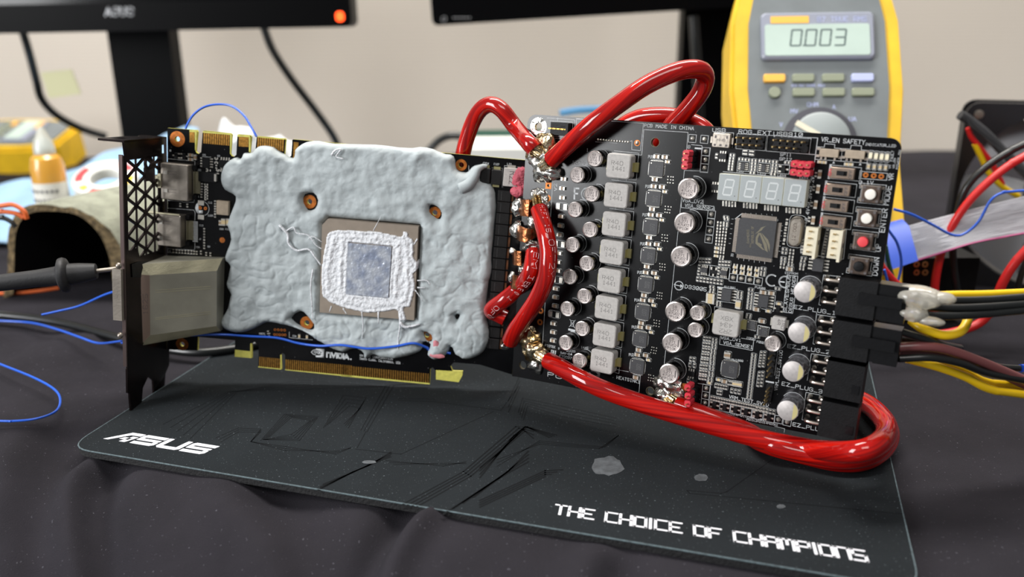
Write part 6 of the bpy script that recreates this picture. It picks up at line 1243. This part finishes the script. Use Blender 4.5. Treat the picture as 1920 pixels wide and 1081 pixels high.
# ================================================================== monitors, cables behind
def monitor(pl, pr, Y, wl, hgt, col, label, rightled, logo):
    a, c_ = WY(*pl, Y), WY(*pr, Y); ex = (c_ - a) / np.linalg.norm(c_ - a); up = np.cross(ex, [0, 1, 0]); up = -up if up[2] < 0 else up
    o_ = c_ if rightled else a; M_ = basis(o_, ex, up); t = thing('monitor', label, 'monitor', M_); s_ = -1 if rightled else 1; W = wl; cx = s_ * W / 2
    b = MB(); P = rrect(W, hgt, 6, 5); q = [(x + cx, y + hgt / 2) for x, y in P]; scr = [(cx - W / 2 + 16, 27), (cx + W / 2 - 16, 27), (cx + W / 2 - 16, hgt - 16), (cx - W / 2 + 16, hgt - 16)]
    b.plate(q, [scr], -18, 18); b.obj('bezel', m['bezel'], t); MB().box((cx, hgt / 2 + 4, 9), (W - 30, hgt - 42, 4)).obj('screen', m['screen'], t); MB().box((cx, hgt / 2, -26), (W * .8, hgt * .8, 20)).obj('back_shell', m['bezel'], t)
    lo = RW
    for (px, py, tx_, h_, wpx) in logo:
        p0 = Vector(WY(px, py, Y - 19)) * S; v = M_.inverted() @ p0; v = v * 1000; p1 = M_.inverted() @ (Vector(WY(px + wpx, py, Y - 19)) * S); p1 = p1 * 1000; MB().text(tx_, (v.x, v.y), (p1.x, p1.y), h_, 18.2, h_ * .2, slant=.15).obj('logo_print', m['logo'], t)
    if rightled: p0 = M_.inverted() @ (Vector(WY(637, 31, Y - 19)) * S) * 1000; MB().rbox((p0.x, p0.y, 17.5), (8, 9, 1), 3, 0, .2).obj('power_light', m['glow'], t)
    xs = [WY(col[0], 60, Y + 70)[0], WY(col[1], 60, Y + 70)[0]]
    b = MB(); zt = a[2] + 90; x0, x1 = xs; xm = (x0 + x1) / 2; b.box(((x0 + x1) / 2, Y + 70, (zt - 3) / 2), (x1 - x0, 28, zt + 3)); b.obj('stand_column', m['bezel'], t, MI)
    b = MB(); b.rbox((xm, Y + 60, -3), (230, 190, 9), 40, 0, 3); b.obj('stand_base', m['bezel'], t, MI)
    return t
monitor((0, 63), (666, 50), 900, 520, 320, (211, 326), 'left monitor with black bezel and glowing orange power light', True, [(197, 29, 'ASUS', 7.5, 52)])
monitor((814, 48), (1420, 11), 930, 500, 310, (1276, 1398), 'right monitor with tilted black bezel, behind the yellow multimeter', False, [(828, 40, 'O', 4.5, 10), (848, 38, '------', 5, 34)])
tag(MB().tube([WY(40, 50, 930), WY(55, 100, 935), WY(68, 150, 945), WY(78, 185, 955), WY(105, 215, 965), WY(150, 240, 980), WY(200, 256, 990)], 4.2, 12).obj('cable', m['cabblk'], sharp=60), 'black cable hanging from the left end of the left monitor', 'cable')
tag(MB().tube([WY(494, 50, 930), WY(512, 95, 940), WY(548, 150, 955), WY(590, 205, 970), WY(625, 255, 985), WY(640, 290, 990)], 4.2, 12).obj('cable', m['cabblk'], sharp=60), 'black cable falling from under the left monitor near its power light', 'cable')
tag(MB().tube([WY(1300, 30, 925), WY(1304, 90, 925), WY(1308, 150, 930), WY(1312, 230, 940)], 5, 12).obj('cable', m['cabblk'], sharp=60), 'black cable hanging along the right monitor stand', 'cable')
tag(MB().tube([WY(800, 285, 900), WY(825, 262, 900), WY(850, 254, 900), WY(880, 262, 905), WY(900, 290, 910)], 4, 10).obj('cable', m['cabblk'], sharp=60), 'black cable loop behind the putty below the wall', 'cable')
a_, b2_, c_, d_ = [WY(*p, 925) for p in ((76, 136), (134, 130), (152, 176), (92, 184))]; b = MB(); b.add([a_, b2_, c_, d_] + [p + np.array([0, 1.2, 0]) for p in (a_, b2_, c_, d_)], [(0, 3, 2, 1), (4, 5, 6, 7), (0, 1, 5, 4), (1, 2, 6, 5), (2, 3, 7, 6), (3, 0, 4, 7)]); tag(b.obj('cable_tag', m['yellowpad']), 'cream paper flag stuck round the hanging black cable', 'tag')
# pale tray with green rim behind the seam of the boards
t = thing('tray', 'white tray with a dark green rim behind the boards', 'tray', Matrix.Translation(Vector((0, .80, 0)))); x0, x1 = WY(880, 285, 800)[0], WY(1140, 285, 800)[0]; zt = WY(900, 274, 800)[2]
MB().box(((x0 + x1) / 2, 40, zt / 2 - 2), (x1 - x0, 90, zt)).obj('tray_body', m['tray'], t); MB().box(((x0 + x1) / 2, 86, zt), (x1 - x0 + 4, 4, 9)).obj('rim', m['green'], t)
tag(MB().tube([WY(1050, 212, 840), WY(1085, 207, 842), WY(1130, 205, 846)], 3.6, 12).obj('tool_handle', m['toolb'], sharp=60), 'blue tool handle lying above the tray behind the power board', 'tool')
p = WY(1080, 245, 930); tag(MB().blob((p[0], 930, 30), (30, 25, 34), .4, .05, 8, sub=3).obj('crumpled_foil', m['mbez'], sharp=30), 'crumpled grey wrapper under the blue tool handle', 'wrapper')
# ================================================================== right side: fan, ribbon, wires
def fan():
    cpx = WY(1812, 178, 560); M_ = basis((cpx[0], 560, -3), (.93, -.36, 0), (0, 0, 1)); t = thing('case_fan', 'black case fan standing on edge at the right', 'fan', M_); Wf = 120.
    out_ = [(x + 60, y + 60) for x, y in rrect(Wf, Wf, 8, 5)]
    MB().plate(out_, [circ((60, 60), 57.2, 48)] + [circ((x, y), 2.2, 12) for x in (7.5, 112.5) for y in (7.5, 112.5)], 8, 12).obj('front_frame', m['fan'], t); MB().plate(out_, [circ((60, 60), 57.2, 48)], -13, -9).obj('rear_frame', m['fan'], t)
    MB().ring((60, 60, 0), 57.2, 59.2, -10, 9, 48).obj('shroud', m['fan'], t); MB().lathe([(19, -8), (19, 8), (17, 9.5)], (60, 60, 0), 32).obj('hub', m['fan'], t)
    for k in range(7):
        a0 = k * 2 * math.pi / 7; V = []
        for i in range(8):
            r_ = 18 + 38 * i / 7
            for j in range(4): a = a0 + .55 * j / 3 * (1 + .1 * i / 7) + .25 * i / 7; V.append((60 + r_ * math.cos(a), 60 + r_ * math.sin(a), -7 + 14 * j / 3))
        F = [(i * 4 + j, i * 4 + j + 1, i * 4 + j + 5, i * 4 + j + 4) for i in range(7) for j in range(3)]; b = MB(); b.add(V, F); b.add([(p[0], p[1], p[2] + 1.2) for p in V], [f[::-1] for f in F]); b.obj('blade', m['blade'], t, sharp=60)
    for x, y in ((7.5, 112.5),): MB().lathe([(3, 12), (2.6, 13), (1, 13.2)], (x, y, 0), 14).obj('screw', m['steel'], t)
    MB().box((1, 60, 0), (2, 96, 20)).obj('side_wall', m['fan'], t)
fan()
tag(MB().tube([WY(1800, 215, 520), WY(1818, 226, 520), WY(1850, 252, 518), WY(1882, 285, 516), WY(1935, 335, 512)], 3.0, 10).obj('sleeved_cable', m['sleeve'], sharp=60), 'dark braided sleeve cable crossing the corner of the fan', 'cable')
for pts, k, r_, lb in (([(1815, 240), (1822, 258), (1840, 280), (1862, 310), (1880, 345)], 'cabred', 1.6, 'thin red wire inside the fan corner'), ([(1828, 270), (1840, 295), (1855, 325), (1880, 350), (1910, 368)], 'cabyel', 1.8, 'yellow wire inside the fan corner beside the thin red wire')):
    tag(MB().tube([WY(x, y, 522) for x, y in pts], r_, 8).obj('wire', m[k], sharp=60), lb, 'wire')
tag(MB().tube([WY(x, y, 445) for x, y in ((1945, 280), (1900, 305), (1860, 335), (1815, 380), (1782, 430), (1763, 480), (1753, 535), (1750, 600))], 2.2, 12).obj('wire', m['cabred'], sharp=60), 'thick red wire sweeping down in front of the fan and ribbon', 'wire')
tag(MB().tube([WY(x, y, 452) for x, y in ((1945, 258), (1900, 280), (1850, 312), (1812, 352), (1795, 400), (1787, 450), (1788, 500), (1796, 560))], 2.0, 12).obj('wire', m['cabblk'], sharp=60), 'black wire curving beside the thick red wire', 'wire')
tag(MB().tube([WY(x, y, 420) for x, y in ((1950, 440), (1905, 490), (1880, 530), (1862, 575), (1835, 606), (1790, 622), (1740, 630))], 2.4, 12).obj('wire', m['cabred'], sharp=60), 'red wire dropping from the right edge behind the glued plug', 'wire')
tag(MB().tube([WY(x, y, 410) for x, y in ((1640, 480), (1660, 508), (1685, 535), (1720, 560))], 1.8, 10).obj('wire', m['cabred'], sharp=60), 'short red wire beside the right edge of the power board', 'wire')
tag(MB().tube([WY(x, y, 430) for x, y in ((1660, 460), (1668, 500), (1680, 540))], 1.2, 8).obj('wire', m['green'], sharp=60), 'green wire beside the short red wire', 'wire')
tag(MB().tube([WY(x, y, 430) for x, y in ((1945, 440), (1918, 505), (1906, 550), (1903, 578))], 1.6, 8).obj('wire', m['cabblk'], sharp=60), 'black wire hanging down at the right edge', 'wire')
for pts, Y, lb in (([(1676, 392), (1710, 402), (1750, 422), (1785, 440), (1808, 438), (1835, 415), (1858, 375), (1885, 360), (1935, 356)], 430, 'thin blue wire draped over the grey ribbon cable'), ([(1665, 430), (1682, 455), (1690, 490), (1684, 525), (1672, 545)], 415, 'thin blue wire loop in front of the blue connector'), ([(1658, 505), (1664, 530), (1662, 560)], 400, 'short thin blue wire beside the board edge')): thin([WY(x, y, Y) for x, y in pts], lb, .7)
def ribbon():
    A_, B_ = [WY(x, y, Y) for x, y, Y in ((1672, 432, 455), (1730, 416, 452), (1800, 398, 450), (1870, 380, 448), (1945, 362, 446))], [WY(x, y, Y) for x, y, Y in ((1690, 498, 440), (1750, 480, 437), (1820, 458, 435), (1880, 446, 433), (1945, 434, 431))]
    t = thing('ribbon_cable', 'grey flat ribbon cable with a blue end connector', 'cable', Matrix.Translation(Vector(A_[0]) * S))
    A2, B2 = spline([Vector(p) for p in A_], 6), spline([Vector(p) for p in B_], 6)
    for k in range(22): MB().tube([a.lerp(b_, (k + .5) / 22) for a, b_ in zip(A2, B2)], .55, 6, raw=True).obj('ribbon_wire', m['magenta'] if k == 21 else m['ribbon'], t, MI, sharp=60)
    f = [WY(*p) for p in ((1660, 436, 446), (1705, 424, 444), (1722, 488, 430), (1672, 505, 432))]; b = MB(); b.add(f + [p + np.array([0, 9, 2]) for p in f], [(0, 3, 2, 1), (4, 5, 6, 7), (0, 1, 5, 4), (1, 2, 6, 5), (2, 3, 7, 6), (3, 0, 4, 7)]); b.obj('end_connector', m['bluecon'], t, MI)
ribbon()
t = thing('header_block', 'black block with four pin holes under the ribbon cable', 'connector', Matrix.Translation(Vector(WY(1730, 520, 470)) * S)); MB().box((2, 5, -3), (50, 26, 34)).obj('block_body', m['black'], t)
for sx in (0, 1):
    for sy in (0, 1): q = WY(1718 + sx * 16, 495 + sy * 15, 461.8) - WY(1730, 520, 470); b = MB(); tt = MB().ring((0, 0, 0), .9, 1.7, 0, .6, 12); b.add([(p[0] + q[0], q[1] - p[2], p[1] + q[2]) for p in tt.v], tt.f); b.obj('pin_hole', m['pin'], t)
p = WY(1914, 690, 300); tag(MB().tube([p, p + np.array([14, 6, -2])], 1.6, 10, sub=3).obj('crimp_sleeve', m['bluecon']), 'bright blue crimp sleeve at the right edge by the brown wires', 'crimp')
tag(MB().tube([WY(1790, 668, 300), WY(1830, 676, 300), WY(1875, 687, 300), WY(1912, 690, 300)], 1.3, 8).obj('wire', m['cabblk'], sharp=60), 'short black wire leading into the blue crimp sleeve', 'wire')
# crumbs on the cloth
p = FL(1094, 1045, -3); tag(MB().blob((p[0], p[1], p[2] - 2.2), (1.3, 1.1, 1.1), .3, .8, 1, sub=2).obj('crumb', m['cream'], sharp=None), 'tiny cream crumb on the cloth below the mouse pad', 'crumb')
